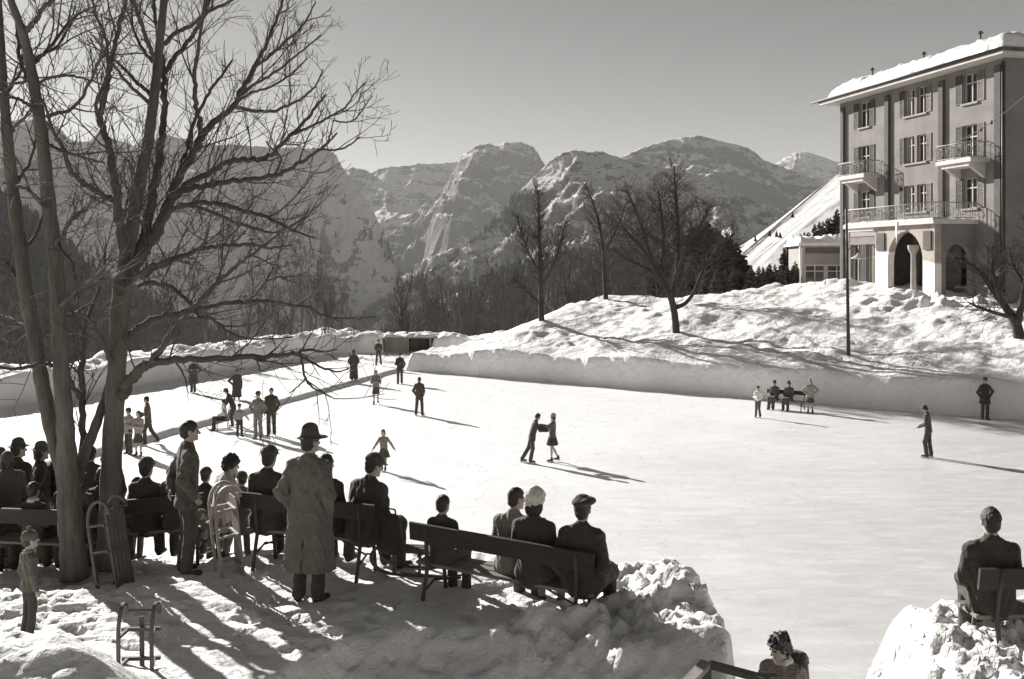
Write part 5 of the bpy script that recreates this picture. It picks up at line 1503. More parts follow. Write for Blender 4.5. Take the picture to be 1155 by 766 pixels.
def nets(name, D, lo, vox):
    ins = D < 0
    n = D.shape
    c = np.zeros((n[0] - 1, n[1] - 1, n[2] - 1), np.int8)
    for i in (0, 1):
        for j in (0, 1):
            for k in (0, 1):
                c += ins[i:n[0] - 1 + i, j:n[1] - 1 + j, k:n[2] - 1 + k]
    act = np.argwhere((c > 0) & (c < 8))
    if len(act) == 0:
        return bpy.data.meshes.new(name)
    ID = np.full(c.shape, -1, np.int64); ID[act[:, 0], act[:, 1], act[:, 2]] = np.arange(len(act))
    S = np.zeros((len(act), 3)); W = np.zeros(len(act))
    cor = [(i, j, k) for i in (0, 1) for j in (0, 1) for k in (0, 1)]
    vals = {q: D[act[:, 0] + q[0], act[:, 1] + q[1], act[:, 2] + q[2]] for q in cor}
    for q in cor:
        for a in range(3):
            if q[a] == 0:
                r = list(q); r[a] = 1; r = tuple(r)
                x, y = vals[q], vals[r]
                m = (x < 0) != (y < 0)
                t = np.where(m, x / np.where(m, x - y, 1), 0)
                p = np.array(q, float)[None].repeat(len(act), 0); p[:, a] += t
                S[m] += p[m]; W[m] += 1
    V = lo + (act + S / np.maximum(W, 1)[:, None]) * vox
    Fq = []
    for a in range(3):
        b, d = (a + 1) % 3, (a + 2) % 3
        s0 = [slice(1, n[i] - 1) for i in range(3)]; s0[a] = slice(0, n[a] - 1)
        s1 = list(s0); s1[a] = slice(1, n[a])
        e = ins[tuple(s0)] != ins[tuple(s1)]
        w = np.argwhere(e)
        if len(w) == 0: continue
        off = np.array([1, 1, 1]); off[a] = 0
        w = w + off
        fl = ins[w[:, 0], w[:, 1], w[:, 2]]
        def cid(db, dd_):
            q = w.copy(); q[:, b] -= db; q[:, d] -= dd_
            return ID[q[:, 0], q[:, 1], q[:, 2]]
        Q = np.stack([cid(1, 1), cid(0, 1), cid(0, 0), cid(1, 0)], 1)
        Q[~fl] = Q[~fl][:, ::-1]
        Fq.append(Q)
    Q = np.concatenate(Fq); Q = Q[(Q >= 0).all(1)]
    return mesh_np(name, V, Q, True)


def cloth_mat(name, g, warm=1.0, var=0.22, rough=0.95, patt=None):
    if name in MATS: return MATS[name]
    m, nt, b, vec = new_mat(name, rough, 0.12)
    n1 = noise(nt, vec, 5.0, 5, 0.6); n2 = noise(nt, vec, 90.0, 3, 0.6)
    k = mth(nt, 'ADD', mth(nt, 'MULTIPLY', n1, 0.65), mth(nt, 'MULTIPLY', n2, 0.35))
    c = ramp(nt, k, [(0.3, tint(g * (1 - var), warm)), (0.7, tint(g * (1 + var), warm))])
    if patt:
        w = nt.nodes.new('ShaderNodeTexWave'); w.inputs['Scale'].default_value = patt[0]; w.bands_direction = 'Z'; w.inputs['Distortion'].default_value = 7.0; w.inputs['Detail Scale'].default_value = 2.0
        nt.links.new(vec, w.inputs['Vector'])
        c = mix(nt, ramp(nt, w.outputs['Fac'], [(0.45, 0.0), (0.6, 1.0)]), c, tint(patt[1], warm))
    nt.links.new(c, b.inputs['Base Color'])
    n3 = noise(nt, vec, 9.0, 3, 0.5, 1.2)
    nn = bump(nt, n3, 0.8, 0.05); nn = bump(nt, n1, 0.5, 0.02, nn); nn = bump(nt, n2, 0.4, 0.003, nn)
    nt.links.new(nn, b.inputs['Normal'])
    b.inputs['Sheen Weight'].default_value = 0.15; b.inputs['Sheen Roughness'].default_value = 0.5
    return m


def cm(kind):
    tab = {'black': (0.052, 1.35), 'dark': (0.066, 1.35), 'char': (0.088, 1.25), 'brown': (0.085, 1.3), 'grey': (0.17, 1.0), 'coat': (0.125, 1.1), 'mid': (0.26, 0.9), 'light': (0.46, 0.7), 'white': (0.70, 0.5), 'khaki': (0.20, 1.2)}
    g, w = tab[kind]
    return cloth_mat('cloth_' + kind, g, w)


M_SKIN = mat('skin', 0.30, 0.6, 1.3, var=0.08, scale=8.0, spec=0.3)
M_HAIR = mat('dark_hair', 0.035, 0.6, var=0.35, scale=14.0, bump=0.8, bscale=60.0, stretch=(1, 1, 0.3))
M_HAIRL = mat('fair_hair', 0.20, 0.6, var=0.35, scale=14.0, bump=0.8, bscale=60.0, stretch=(1, 1, 0.3))
M_SHOE = mat('leather', 0.04, 0.45, var=0.3, scale=10.0)
M_SHOEL = mat('pale_leather', 0.5, 0.5, var=0.1, scale=10.0)
M_BLADE = mat('skate_steel', 0.35, 0.3, 0.2, var=0.1, metal=0.8)
M_EYE = mat('eye', 0.02, 0.2, var=0.1)
M_PATT = cloth_mat('patterned_knit', 0.12, 1.0, patt=(22.0, 0.26))
M_STRIPE = cloth_mat('striped_wool', 0.20, 1.0, patt=(9.0, 0.10))
M_KNIT = cloth_mat('mottled_knit', 0.55, 0.7, var=0.45)

ARMS = {  # elbow, wrist relative to the shoulder, x outwards, y forwards, z up
    'down': ((.06, -.03, -.28), (.07, .03, -.54)), 'pocket': ((.10, -.10, -.26), (.02, .05, -.46)),
    'hips': ((.21, -.09, -.22), (.03, .05, -.40)), 'fold': ((.06, .05, -.28), (-.16, .24, -.22)),
    'lap': ((.06, .04, -.27), (-.06, .27, -.36)), 'out': ((.20, .0, -.18), (.40, .06, -.34)),
    'outlow': ((.15, .0, -.22), (.30, .05, -.44)), 'fwd': ((.05, .20, -.17), (.0, .45, -.12)), 'back': ((.09, -.12, -.26), (-.10, -.17, -.42)),
    'reach': ((.06, .18, -.2), (.06, .38, -.32)), 'high': ((.10, .16, -.18), (-.02, .30, .02)), 'brow': ((.12, .2, -.1), (-.1, .2, .12)),
    'face': ((.02, .22, -.18), (-.10, .22, .06))}


def person(loc, heading, label, group, h=1.75, pose='stand', lean=0.0, side=0.0, arms=('down', 'down'), head=(0.0, 0.0), top='jacket', topc='dark', hem=None,
           low='trousers', lowc='dark', hat=None, hatc='dark', hair='short', hairm=None, legs=None, shoe='shoe', shoec=None, vox=0.016, seat=0.45, topm=None, hatm=None,
           child=False, scarf=None, skin_legs=False, twist=0.0, vent=False, wide=1.0, sink=0.0, knees=None, eyes=False, slump=0.0):
    s = h / 1.75
    hs = s * (1.0 if not child else 1.0 + 0.28 * min(1.0, (1.55 - h) / 0.6))     # children have larger heads
    root = empty('person', loc, heading, label, 'person', group)
    sc = 1.0
    up = nrm((math.sin(side), math.sin(lean), math.cos(side) * math.cos(lean)))
    rt = nrm(np.cross((0, 1, 0), up)); rt = nrm(A3(1, 0, 0) - up * up[0])
    ct, st_ = math.cos(twist), math.sin(twist)
    fw = nrm(np.cross(up, rt)); rt, fw = rt * ct + fw * st_, fw * ct - rt * st_
    sit = pose == 'sit'
    if sit: pel = A3(0, -0.06, seat + 0.10 * s)
    else: pel = A3(0, 0, 0.93 * s - sink)
    J = lambda a, b, c: pel + rt * a * s + fw * b * s + up * c * s
    neck = J(0, -0.01 + 0.03 * slump, 0.53 - 0.03 * slump); chest = J(0, 0, 0.36); waist = J(0, 0, 0.15)
    yaw, pit = head
    hf = nrm(fw * math.cos(yaw) * math.cos(pit) - rt * math.sin(yaw) * math.cos(pit) - A3(0, 0, 1) * math.sin(pit))
    hr = nrm(np.cross(hf, up * 0.6 + A3(0, 0, 0.4))); hu = np.cross(hr, hf)
    hc = neck + (up * 0.5 + hu * 0.5) * 0.155 * hs + hf * 0.02 * hs + fw * 0.03 * slump
    RH = np.stack([hr, hf, hu])
    H = lambda a, b, c: hc + hr * a * hs + hf * b * hs + hu * c * hs
    sh = [J(x * (0.158 + 0.05 * (wide - 1)), -0.01, 0.445) for x in (-1, 1)]
    el = []; wr = []
    for i, x in enumerate((-1, 1)):
        e, w = ARMS[arms[i]] if isinstance(arms[i], str) else arms[i]
        f = lambda q: sh[i] + rt * q[0] * x * s + fw * q[1] * s + (up * 0.8 + A3(0, 0, .2)) * q[2] * s
        el.append(f(e)); wr.append(f(w))
    # legs
    hip = [pel + rt * x * 0.09 * s - up * 0.02 * s for x in (-1, 1)]
    kn = []; an = []; toe = []
    for i, x in enumerate((-1, 1)):
        if legs is not None:
            k_, a_ = legs[i]; kn.append(A3(*k_) * s); an.append(A3(*a_) * s); toe.append(nrm((x * 0.12, 1, 0)))
        elif sit:
            kd = 0.12 if knees is None else knees
            kn.append(A3(x * kd * s, 0.40 * s, seat + 0.08 * s)); an.append(A3(x * (kd - 0.01) * s, 0.42 * s, 0.09 * s)); toe.append(nrm((x * 0.15, 1, 0)))
        else:
            kn.append(A3(x * 0.10 * s, 0.02 * s, 0.49 * s)); an.append(A3(x * 0.105 * s, -0.03 * s, 0.085 * s)); toe.append(nrm((x * 0.25, 1, 0)))
    near = vox < 0.014
    # ---- the body, one continuous surface
    B = Sdf(vox * (0.85 if near else 1.0), 0.022 * s)
    B.ell(H(0, -.005, .02), A3(.072, .092, .098) * hs, RH).ell(H(0, .025, -.045), A3(.055, .062, .068) * hs, RH)
    if near:
        B.cap(H(0, .085, .015), H(0, .108, -.022), .010 * hs, .016 * hs, .012)          # nose
        B.ell(H(0, .075, -.088), A3(.024, .022, .018) * hs, RH, .015)                     # chin
        B.ell(H(0, .084, -.058), A3(.024, .012, .010) * hs, RH, .008)                     # lips
        B.cap(H(-.04, .078, .035), H(.04, .078, .035), .010 * hs, .010 * hs, .014)        # brow
        for x in (-1, 1): B.ell(H(x * .032, .094, .014), A3(.017, .014, .011) * hs, RH, .012, 's')
        for x in (-1, 1): B.ell(H(x * .076, -.005, -.005), A3(.010, .022, .034) * hs, RH, .008)
    B.cap(neck - up * .03 * s, H(0, -.012, -.06), .052 * s, .050 * hs)
    B.ecap(J(0, 0, .02), waist, .125 * s, .08 * s, .11 * s, .075 * s, rt).ecap(waist, J(0, 0, .42), .11 * s, .075 * s, .135 * s, .085 * s, rt)
    B.cap(sh[0] - up * .01 * s, sh[1] - up * .01 * s, .045 * s, .045 * s)
    for i, x in enumerate((-1, 1)):
        B.cap(sh[i], el[i], .044 * s, .034 * s); B.cap(el[i], wr[i], .034 * s, .025 * s)
        d = nrm(wr[i] - el[i]); palm_n = nrm(np.cross(d, up) if abs(np.dot(d, up)) < .9 else rt * x); sd = np.cross(d, palm_n)
        pc = wr[i] + d * .05 * s
        B.ecap(wr[i] + d * .015 * s, wr[i] + d * .075 * s, .030 * s, .014 * s, .036 * s, .014 * s, sd, .012)
        if near:
            curl = nrm(A3(0, 0, -1) * .3 + rt * -x * .5 + fw * .4)
            for q, (off, ln) in enumerate(((-.027, .062), (-.009, .074), (.010, .070), (.027, .054))):
                a0 = wr[i] + d * .085 * s + sd * off * s; a1 = a0 + (d * .75 + curl * .30) * ln * .55 * s; a2 = a1 + (d * .45 + curl * .7) * ln * .5 * s
                B.cap(a0, a1, .0095 * s, .0088 * s, .004); B.cap(a1, a2, .0088 * s, .0075 * s, .004)
            t0 = wr[i] + d * .03 * s - sd * .028 * s; t1 = t0 + (d * .6 - sd * .6 + curl * .3) * .04 * s
            B.cap(t0, t1, .012 * s, .010 * s, .006); B.cap(t1, t1 + (d * .8 + curl * .4) * .03 * s, .010 * s, .008 * s, .004)
        else:
            B.cap(pc + d * .02 * s, pc + d * .085 * s, .022 * s, .016 * s, .01)
    lr = 0.9
    for i in (0, 1):
        B.cap(hip[i], kn[i], .072 * s * lr, .047 * s * lr); B.cap(kn[i], kn[i] * .55 + an[i] * .45 + A3(0, -.012, 0) * s, .047 * s * lr, .05 * s * lr); B.cap(kn[i] * .55 + an[i] * .45, an[i], .046 * s * lr, .034 * s * lr)
        B.cap(an[i] - A3(0, 0, .03 * s), an[i] + toe[i] * .12 * s - A3(0, 0, .05 * s), .034 * s, .026 * s)
    body = link('body', B.mesh('body'), M_SKIN, root)
    if eyes:
        for x in (-1, 1):
            E = Sdf(.004); E.ell(H(x * .032, .084, .013), A3(.012, .010, .009) * hs, RH, 0)
            link('eye', E.mesh('eye'), M_EYE, root)
    # ---- lower clothes
    ph = hash(label) % 97
    fold = lambda amp, f=1.0: (lambda X: amp * (np.sin(X[:, 0] * 31 * f + 4 * np.sin(X[:, 2] * 7) + ph) * 0.6 + np.sin(X[:, 2] * 23 * f + 5 * X[:, 0] * 3 + ph * 2) * 0.5 + 0.4 * np.sin(X[:, 1] * 37 * f + X[:, 2] * 11)))
    def fold2(amp):
        def f(X):
            q = X[:, 2] * 9 + 2.2 * np.sin(X[:, 0] * 9 + ph) + 1.6 * np.sin(X[:, 1] * 11 + ph * 2)
            a = np.sin(q * 1.7 + 1.5 * np.sin(X[:, 0] * 14 + X[:, 1] * 9 + ph)); b_ = np.sin(X[:, 0] * 26 + X[:, 1] * 19 + 2.5 * np.sin(X[:, 2] * 5 + ph))
            c_ = np.sin(q * 3.9 + 2.1 * np.sin(X[:, 0] * 23 - X[:, 1] * 17))
            return amp * (0.55 * np.abs(a) + 0.5 * np.abs(b_) + 0.25 * c_ - 0.55)
        return f
    if low == 'trousers':
        T = Sdf(vox, 0.03 * s)
        T.ecap(J(0, 0, -.05), J(0, 0, .13), .155 * s, .115 * s, .14 * s, .105 * s, rt)
        for i in (0, 1):
            T.cap(hip[i], kn[i], .092 * s, .072 * s); T.cap(kn[i], an[i] + A3(0, 0, .0), .072 * s, .070 * s)
        T.disp = fold2(.0065 * s)
        lowo = link('trousers', T.mesh('trousers'), cm(lowc), root)
    elif low in ('skirt', 'flare', 'longskirt'):
        T = Sdf(vox, 0.03 * s)
        hz_ = {'skirt': .50, 'flare': .58, 'longskirt': .30}[low] * s
        if sit:
            mk = (kn[0] + kn[1]) / 2
            T.ecap(J(0, 0, 0), mk, .165 * s, .11 * s, .17 * s, .085 * s, rt); T.ecap(mk, mk + A3(0, .03, -.26) * s, .16 * s, .07 * s, .15 * s, .06 * s, rt)
        else:
            fl = {'skirt': .20, 'flare': .27, 'longskirt': .23}[low]
            b0 = A3(pel[0], pel[1], 0) + A3(0, 0, hz_ - .03)
            T.ecap(J(0, 0, .13), b0, .118 * s, .09 * s, fl * s, fl * .8 * s, rt)
            T.cut((0, 0, -1), -hz_)
            if low == 'flare':
                T.disp = lambda X: .02 * s * np.sin(9 * np.arctan2(X[:, 1] - pel[1], X[:, 0] - pel[0])) * np.clip((pel[2] - X[:, 2] + .1) / .3, 0, 1)
            else:
                T.disp = lambda X: .012 * s * np.sin(11 * np.arctan2(X[:, 1] - pel[1], X[:, 0] - pel[0]) + ph) * np.clip((pel[2] - X[:, 2] + .1) / .4, 0, 1)
        link('skirt', T.mesh('skirt'), cm(lowc), root)
        if not skin_legs:
            T = Sdf(vox, .02)
            for i in (0, 1):
                T.cap(hip[i] * .3 + kn[i] * .7, kn[i], .06 * s, .050 * s); T.cap(kn[i], kn[i] * .55 + an[i] * .45 + A3(0, -.012, 0) * s, .05 * s, .052 * s); T.cap(kn[i] * .55 + an[i] * .45, an[i], .050 * s, .038 * s)
            link('stockings', T.mesh('stockings'), cm('grey' if lowc != 'light' else 'dark'), root)
    # ---- shoes and skates
    for i, x in enumerate((-1, 1)):
        a = an[i]; t = toe[i]
        S_ = Sdf(min(vox, .013), .02)
        S_.cap(a + A3(0, 0, .03 * s), a - A3(0, 0, .03 * s), .050 * s, .046 * s); S_.ecap(a - A3(0, 0, .045 * s) - t * .03 * s, a + t * .15 * s - A3(0, 0, .052 * s), .040 * s, .036 * s, .040 * s, .028 * s, np.cross(t, (0, 0, 1)))
        S_.cut((0, 0, -1), -(a[2] - .085 * s))
        so_ = link('shoe' if shoe == 'shoe' else 'skate', S_.mesh('shoe'), shoec or M_SHOE, root)
        if shoe == 'skate':
            bl = MB(); b0 = a - t * .09 * s; b1 = a + t * .19 * s
            bl.beam((b0[0], b0[1], a[2] - .100 * s), (b1[0], b1[1], a[2] - .100 * s), .006, .03)
            bl.build('blade', M_BLADE, so_)
    # ---- upper clothes
    if top:
        C = Sdf(vox, 0.03 * s)
        w = wide
        bulk = {'coat': 1.12, 'jacket': 1.05, 'sweater': 1.0, 'blouse': .94, 'cape': 1.2}[top]
        C.ecap(J(0, 0, .10), J(0, 0, .34), 0.150 * s * bulk * w, .112 * s * bulk, .168 * s * bulk * w, .118 * s * bulk, rt)
        C.ecap(J(-.105 * w, -.005, .405), J(.105 * w, -.005, .405), .082 * s * bulk, .092 * s * bulk, .082 * s * bulk, .092 * s * bulk, up)
        for i in (0, 1): C.ecap(neck + rt * (-.03, .03)[i] * s - up * .035 * s, sh[i] + up * .002 * s, .058 * s * bulk, .066 * s * bulk, .062 * s * bulk, .064 * s * bulk, up)
        C.cap(J(0, -.01, .46), neck + up * .01 * s, .09 * s, .066 * s)
        for i in (0, 1):
            C.cap(sh[i] - up * .01 * s, el[i], .066 * s * bulk, .057 * s * bulk); C.cap(el[i], wr[i] + nrm(wr[i] - el[i]) * .01, .056 * s * bulk, .044 * s * bulk)
        hh = hem if hem is not None else {'coat': .45, 'jacket': .78, 'sweater': .86, 'blouse': .92, 'cape': .6}[top]
        if sit:
            C.ecap(J(0, -.01, -.05), J(0, 0, .15), .17 * s * bulk * w, .125 * s * bulk, .14 * s * bulk * w, .11 * s * bulk, rt)
            if top in ('coat', 'cape'):
                for i in (0, 1): C.cap(hip[i], kn[i] - A3(0, .02, 0), .12 * s, .10 * s)
                mk = (kn[0] + kn[1]) / 2
                C.ecap(J(0, 0, 0), mk - A3(0, .02, .0), .18 * s * w, .11 * s, .19 * s, .10 * s, rt)
                C.ecap(mk - A3(0, .0, .02), mk + A3(0, .02, -.20) * s, .185 * s, .07 * s, .19 * s, .05 * s, rt)
        else:
            hz_ = hh * s - sink
            b0 = A3(pel[0] * .8, pel[1] * .8 - .01 * s, hz_ - .02)
            if hh < .7:
                C.ecap(J(0, 0, .12), A3(*(J(0, 0, -.05))), .135 * s * bulk * w, .105 * s * bulk, .165 * s * bulk * w, .125 * s * bulk, rt)
                C.ecap(J(0, 0, -.05), b0, .165 * s * bulk * w, .125 * s * bulk, .205 * s * bulk * w, .165 * s * bulk, rt, pw=2.6)
            else:
                C.ecap(J(0, 0, .12), b0, .135 * s * bulk * w, .105 * s * bulk, .168 * s * bulk * w, .128 * s * bulk, rt)
            C.cut((0, 0, -1), -hz_)
            if vent:
                C.ecap(A3(0, -.26, hz_ - .05), A3(0, -.2, hz_ + .36), .012, .12, .004, .05, rt, .0, 's')
        if top in ('coat', 'jacket', 'cape'):
            C.cap(neck + rt * -.05 * s - fw * .035 * s + up * .0 * s, neck + rt * .05 * s - fw * .035 * s, .036 * s, .036 * s, .015)
            C.cap(neck + rt * -.06 * s, neck + rt * -.035 * s + fw * .055 * s - up * .04 * s, .03 * s, .024 * s, .015); C.cap(neck + rt * .06 * s, neck + rt * .035 * s + fw * .055 * s - up * .04 * s, .03 * s, .024 * s, .015)
        if top == 'coat' and near:
            for i, x in enumerate((-1, 1)): C.ecap(wr[i] * .9 + el[i] * .1, wr[i], .056 * s, .056 * s, .058 * s, .058 * s, rt, .008)
            if not sit:
                C.ecap(J(-.11, -.11, .0), J(.11, -.11, .0), .022 * s, .03 * s, .022 * s, .03 * s, up, .01)
        C.disp = fold2(.012 * s if near else .008 * s)
        link({'cape': 'coat'}.get(top, top), C.mesh(top), topm or cm(topc), root)
    # ---- hair and hats
    hm = hairm or M_HAIR
    if hair:
        Q = Sdf(vox * (.8 if near else .9), .015)
        Q.ell(H(0, -.014, .034), A3(.083, .100, .100) * hs, RH)
        if hair == 'short': Q.ell(H(0, -.045, -.03), A3(.066, .062, .06) * hs, RH)
        if hair in ('bob', 'long', 'wavy'):
            for x in (-1, 1): Q.ell(H(x * .055, -.03, -.05), A3(.042, .06, .075) * hs, RH)
            Q.ell(H(0, -.06, -.055), A3(.07, .05, .08) * hs, RH)
        if hair == 'long': Q.cap(H(0, -.075, -.08), H(0, -.09, -.17), .045 * hs, .025 * hs)
        if hair == 'curly': Q.ell(H(0, -.02, .04), A3(.098, .112, .105) * hs, RH); Q.ell(H(0, -.05, -.04), A3(.085, .07, .07) * hs, RH)
        ha = .0035 if hair != 'curly' else .016
        nn = nrm(hf * .80 - hu * .60); Q.cut(nn, float(np.dot(nn, hc)) + (.030 if hair != 'curly' else .045) * hs)
        Q.disp = lambda X: ha * hs * (np.sin(X[:, 0] * 90 + 3 * np.sin(X[:, 2] * 40)) * np.sin(X[:, 1] * 70 + X[:, 2] * 50) + 0.35 * np.sin(X[:, 0] * 48 + 2 * np.sin(X[:, 2] * 30 + ph)))
        link('hair', Q.mesh('hair'), hm, root)
    if hat:
        Q = Sdf(vox * .75, .012); hm_ = hatm or cm(hatc)
        if hat == 'fedora':
            Q.ecap(H(0, -.005, .055), H(0, -.008, .135), .088 * hs, .106 * hs, .070 * hs, .092 * hs, hr)
            Q.ell(H(0, -.005, .165), A3(.018, .085, .030) * hs, RH, .01, 's')
            Q.ell(H(0, .0, .050), A3(.126, .152, .0145) * hs, RH, .01)
            Q.disp = lambda X: -.0 * X[:, 0] + .9 * 0
            # dipped front and lifted sides of the brim
            Q.ell(H(0, .115, .040), A3(.075, .055, .013) * hs, RH, .02)
        elif hat == 'beret':
            R2 = np.stack([nrm(hr + hu * .12), hf, nrm(np.cross(nrm(hr + hu * .12), hf))])
            Q.ell(H(.018, -.018, .088), A3(.122, .128, .050) * hs, R2); Q.ecap(H(0, -.006, .045), H(0, -.006, .07), .084 * hs, .102 * hs, .09 * hs, .106 * hs, hr)
            Q.cap(H(.02, -.018, .135), H(.025, -.018, .150), .008, .006, .004)
        elif hat == 'knit':
            Q.ell(H(0, -.010, .045), A3(.090, .108, .100) * hs, RH); nn = -nrm(hu * 1.0 - hf * .12); Q.cut(nn, float(np.dot(nn, H(0, 0, .018))))
            Q.ecap(H(0, -.008, .026), H(0, -.010, .046), .094 * hs, .112 * hs, .094 * hs, .112 * hs, hr, .008)
            if near: Q.disp = lambda X: .0035 * np.sin(np.arctan2(X[:, 1] - hc[1], X[:, 0] - hc[0]) * 26)
        elif hat == 'bobble':
            Q.ell(H(0, -.010, .045), A3(.090, .108, .100) * hs, RH); Q.ell(H(0, -.01, .162), A3(.034, .034, .032) * hs, RH, .005)
        elif hat == 'cap':
            Q.ell(H(0, -.008, .070), A3(.096, .120, .052) * hs, RH); Q.ecap(H(0, -.006, .04), H(0, -.006, .07), .082 * hs, .102 * hs, .09 * hs, .11 * hs, hr)
            Q.ell(H(0, .112, .046), A3(.066, .058, .010) * hs, RH, .012)
        elif hat == 'turban':
            Q.ell(H(0, -.012, .062), A3(.102, .116, .082) * hs, RH); Q.ecap(H(0, -.012, .030), H(0, -.010, .066), .098 * hs, .114 * hs, .108 * hs, .120 * hs, hr)
            Q.disp = lambda X: .006 * np.sin(X[:, 0] * 60 + X[:, 2] * 90) * np.sin(X[:, 1] * 60)
        elif hat == 'kerchief':
            Q.ell(H(0, -.016, .022), A3(.088, .105, .112) * hs, RH); Q.cap(H(0, -.06, -.05), H(0, -.10, -.10), .06 * hs, .02 * hs)
            nn = nrm(hf * .93 - hu * .35); Q.cut(nn, float(np.dot(nn, hc)) + .035 * hs)
        elif hat == 'fur':
            Q.ell(H(0, -.01, .062), A3(.118, .132, .072) * hs, RH)
            Q.disp = lambda X: .006 * np.sin(X[:, 0] * 120) * np.sin(X[:, 1] * 110) * np.sin(X[:, 2] * 130)
        elif hat == 'felt':
            Q.ecap(H(0, -.005, .055), H(0, -.008, .11), .086 * hs, .104 * hs, .066 * hs, .084 * hs, hr); Q.ell(H(0, .0, .048), A3(.128, .150, .014) * hs, RH, .01)
        link('hat', Q.mesh('hat'), hm_, root)
        if hat == 'fedora':
            Q = Sdf(.008, .0); Q.ecap(H(0, -.005, .060), H(0, -.006, .078), .0905 * hs, .1085 * hs, .0875 * hs, .1055 * hs, hr)
            nn = nrm(hu); Q.cut(nn, float(np.dot(nn, H(0, 0, .084)))); Q.cut(-nn, -float(np.dot(nn, H(0, 0, .060))))
            link('hat_band', Q.mesh('hat_band'), cm('black'), root)
    if scarf:
        Q = Sdf(vox * .8, .015)
        for q in range(6):
            a0 = q * math.pi / 3; a1 = a0 + math.pi / 3
            f = lambda a: neck + rt * .068 * s * math.cos(a) + fw * .062 * s * math.sin(a) + up * .015 * s
            Q.cap(f(a0), f(a1), .030 * s, .030 * s)
        link('scarf', Q.mesh('scarf'), cm(scarf), root)
    return root
# ------------------------------------------------------------------ the people
D = math.radians
SK = 'skaters and people on the ice'
ON = 'onlookers on the terrace'


def on_ice(px, py, heading, label, h=1.75, z=0.0, **k):
    g = G(px, py, z)
    if k.get('shoe') == 'skate': g.z += 0.028
    k.setdefault('vox', 0.021); k.setdefault('wide', 1.12)
    return person(g, D(heading), label, SK, h, **k)


STRIDE = (((-.10, .10, .50), (-.10, .12, .09)), ((.10, -.05, .50), (.11, -.28, .13)))
# on the snow path and by the shelter
on_ice(218, 443, 170, 'person in a long dark coat alone under the low limb by the left snow wall', 1.78, .24, top='coat', topc='dark', hem=.5, arms=('hips', 'fold'), hat='cap', legs=(((-.08, .02, .49), (-.07, -.02, .09)), ((.09, .02, .49), (.10, -.02, .09))))
on_ice(267, 456, 200, 'woman in a long dark coat with one hand on her hip near the snow path', 1.74, .0, top='coat', topc='dark', hem=.36, arms=('down', 'hips'), low='skirt', lowc='dark', hat='felt', hair='bob')
on_ice(399, 430, 10, 'person in a dark ankle length coat standing on the edge of the snow path', 1.82, .12, top='coat', topc='dark', hem=.14, arms=('pocket', 'pocket'), hat='cap')
on_ice(427, 412, 190, 'person in a dark suit with elbows out before the far snow wall', 1.70, .24, top='jacket', topc='dark', arms=('fold', 'fold'), hat='cap', legs=(((-.13, .02, .49), (-.17, -.02, .09)), ((.13, .02, .49), (.17, -.02, .09))))
on_ice(451, 433, 180, 'person in a dark jacket standing left of the end of the right snow wall', 1.80, top='jacket', topc='black', hem=.74, arms=('pocket', 'fold'), lowc='dark', hat='cap')
person(Vector((-8.05, 78.7, 0.05)), D(170), 'dark figure standing inside the shelter doorway', SK, 1.72, top='coat', topc='black', arms=('pocket', 'pocket'), hat='cap', vox=.024)
# mid rink
on_ice(424, 456, 185, 'woman in a grey jumper and dark knee length skirt with arms folded', 1.66, top='sweater', topc='grey', arms=('fold', 'fold'), low='skirt', lowc='dark', hair='bob', shoe='skate', skin_legs=True)
on_ice(473, 469, -15, 'man in a dark jacket seen from behind in the middle of the far rink', 1.74, top='jacket', topc='dark', hem=.70, arms=('pocket', 'pocket'), shoe='skate', lowc='dark', legs=(((-.13, .02, .49), (-.16, -.02, .09)), ((.12, .02, .49), (.15, -.02, .09))))
on_ice(433, 532, 172, 'girl in a dark pinafore dress gliding with both arms held out', 1.36, child=True, top='blouse', topc='grey', arms=('outlow', 'outlow'), low='flare', lowc='dark', hair='bob', shoe='skate', shoec=M_SHOE, skin_legs=False, legs=(((-.08, .03, .49), (-.06, .0, .09)), ((.09, .06, .49), (.10, -.10, .10))), side=.05)
# the group beside the step of the path
on_ice(145, 512, 150, 'person in a pale jacket and dark trousers half behind the big trunk', 1.66, top='jacket', topc='mid', arms=('fold', 'down'), hat='cap', lowc='dark')
on_ice(156, 514, 165, 'woman in a light blouse and dark skirt right of the big trunk', 1.62, top='sweater', topc='mid', arms=('fold', 'fold'), low='skirt', lowc='dark', hair='bob', skin_legs=True)
on_ice(167, 502, 110, 'man in dark clothes stepping wide behind the woman in the light blouse', 1.84, top='jacket', topc='char', arms=('fold', 'lap'), legs=(((-.12, .12, .50), (-.14, .10, .09)), ((.13, -.10, .50), (.20, -.34, .12))), lowc='dark', lean=.08, shoe='skate')
on_ice(270, 494, 200, 'child in a light jumper holding one arm out beside the push chair', 1.30, child=True, top='sweater', topc='mid', arms=('outlow', 'down'), hat='cap', lowc='black', shoe='skate', legs=(((-.11, .02, .49), (-.13, -.02, .09)), ((.09, .02, .49), (.10, -.02, .09))))
on_ice(291, 495, 165, 'person in a grey belted jacket and pale trousers with one elbow out', 1.84, top='jacket', topc='grey', lowc='khaki', arms=('pocket', 'hips'), hat='cap', shoe='skate')
on_ice(306, 492, 185, 'man in a dark suit right of the person in pale trousers', 1.92, top='jacket', topc='dark', lowc='dark', arms=('pocket', 'down'), shoe='skate')
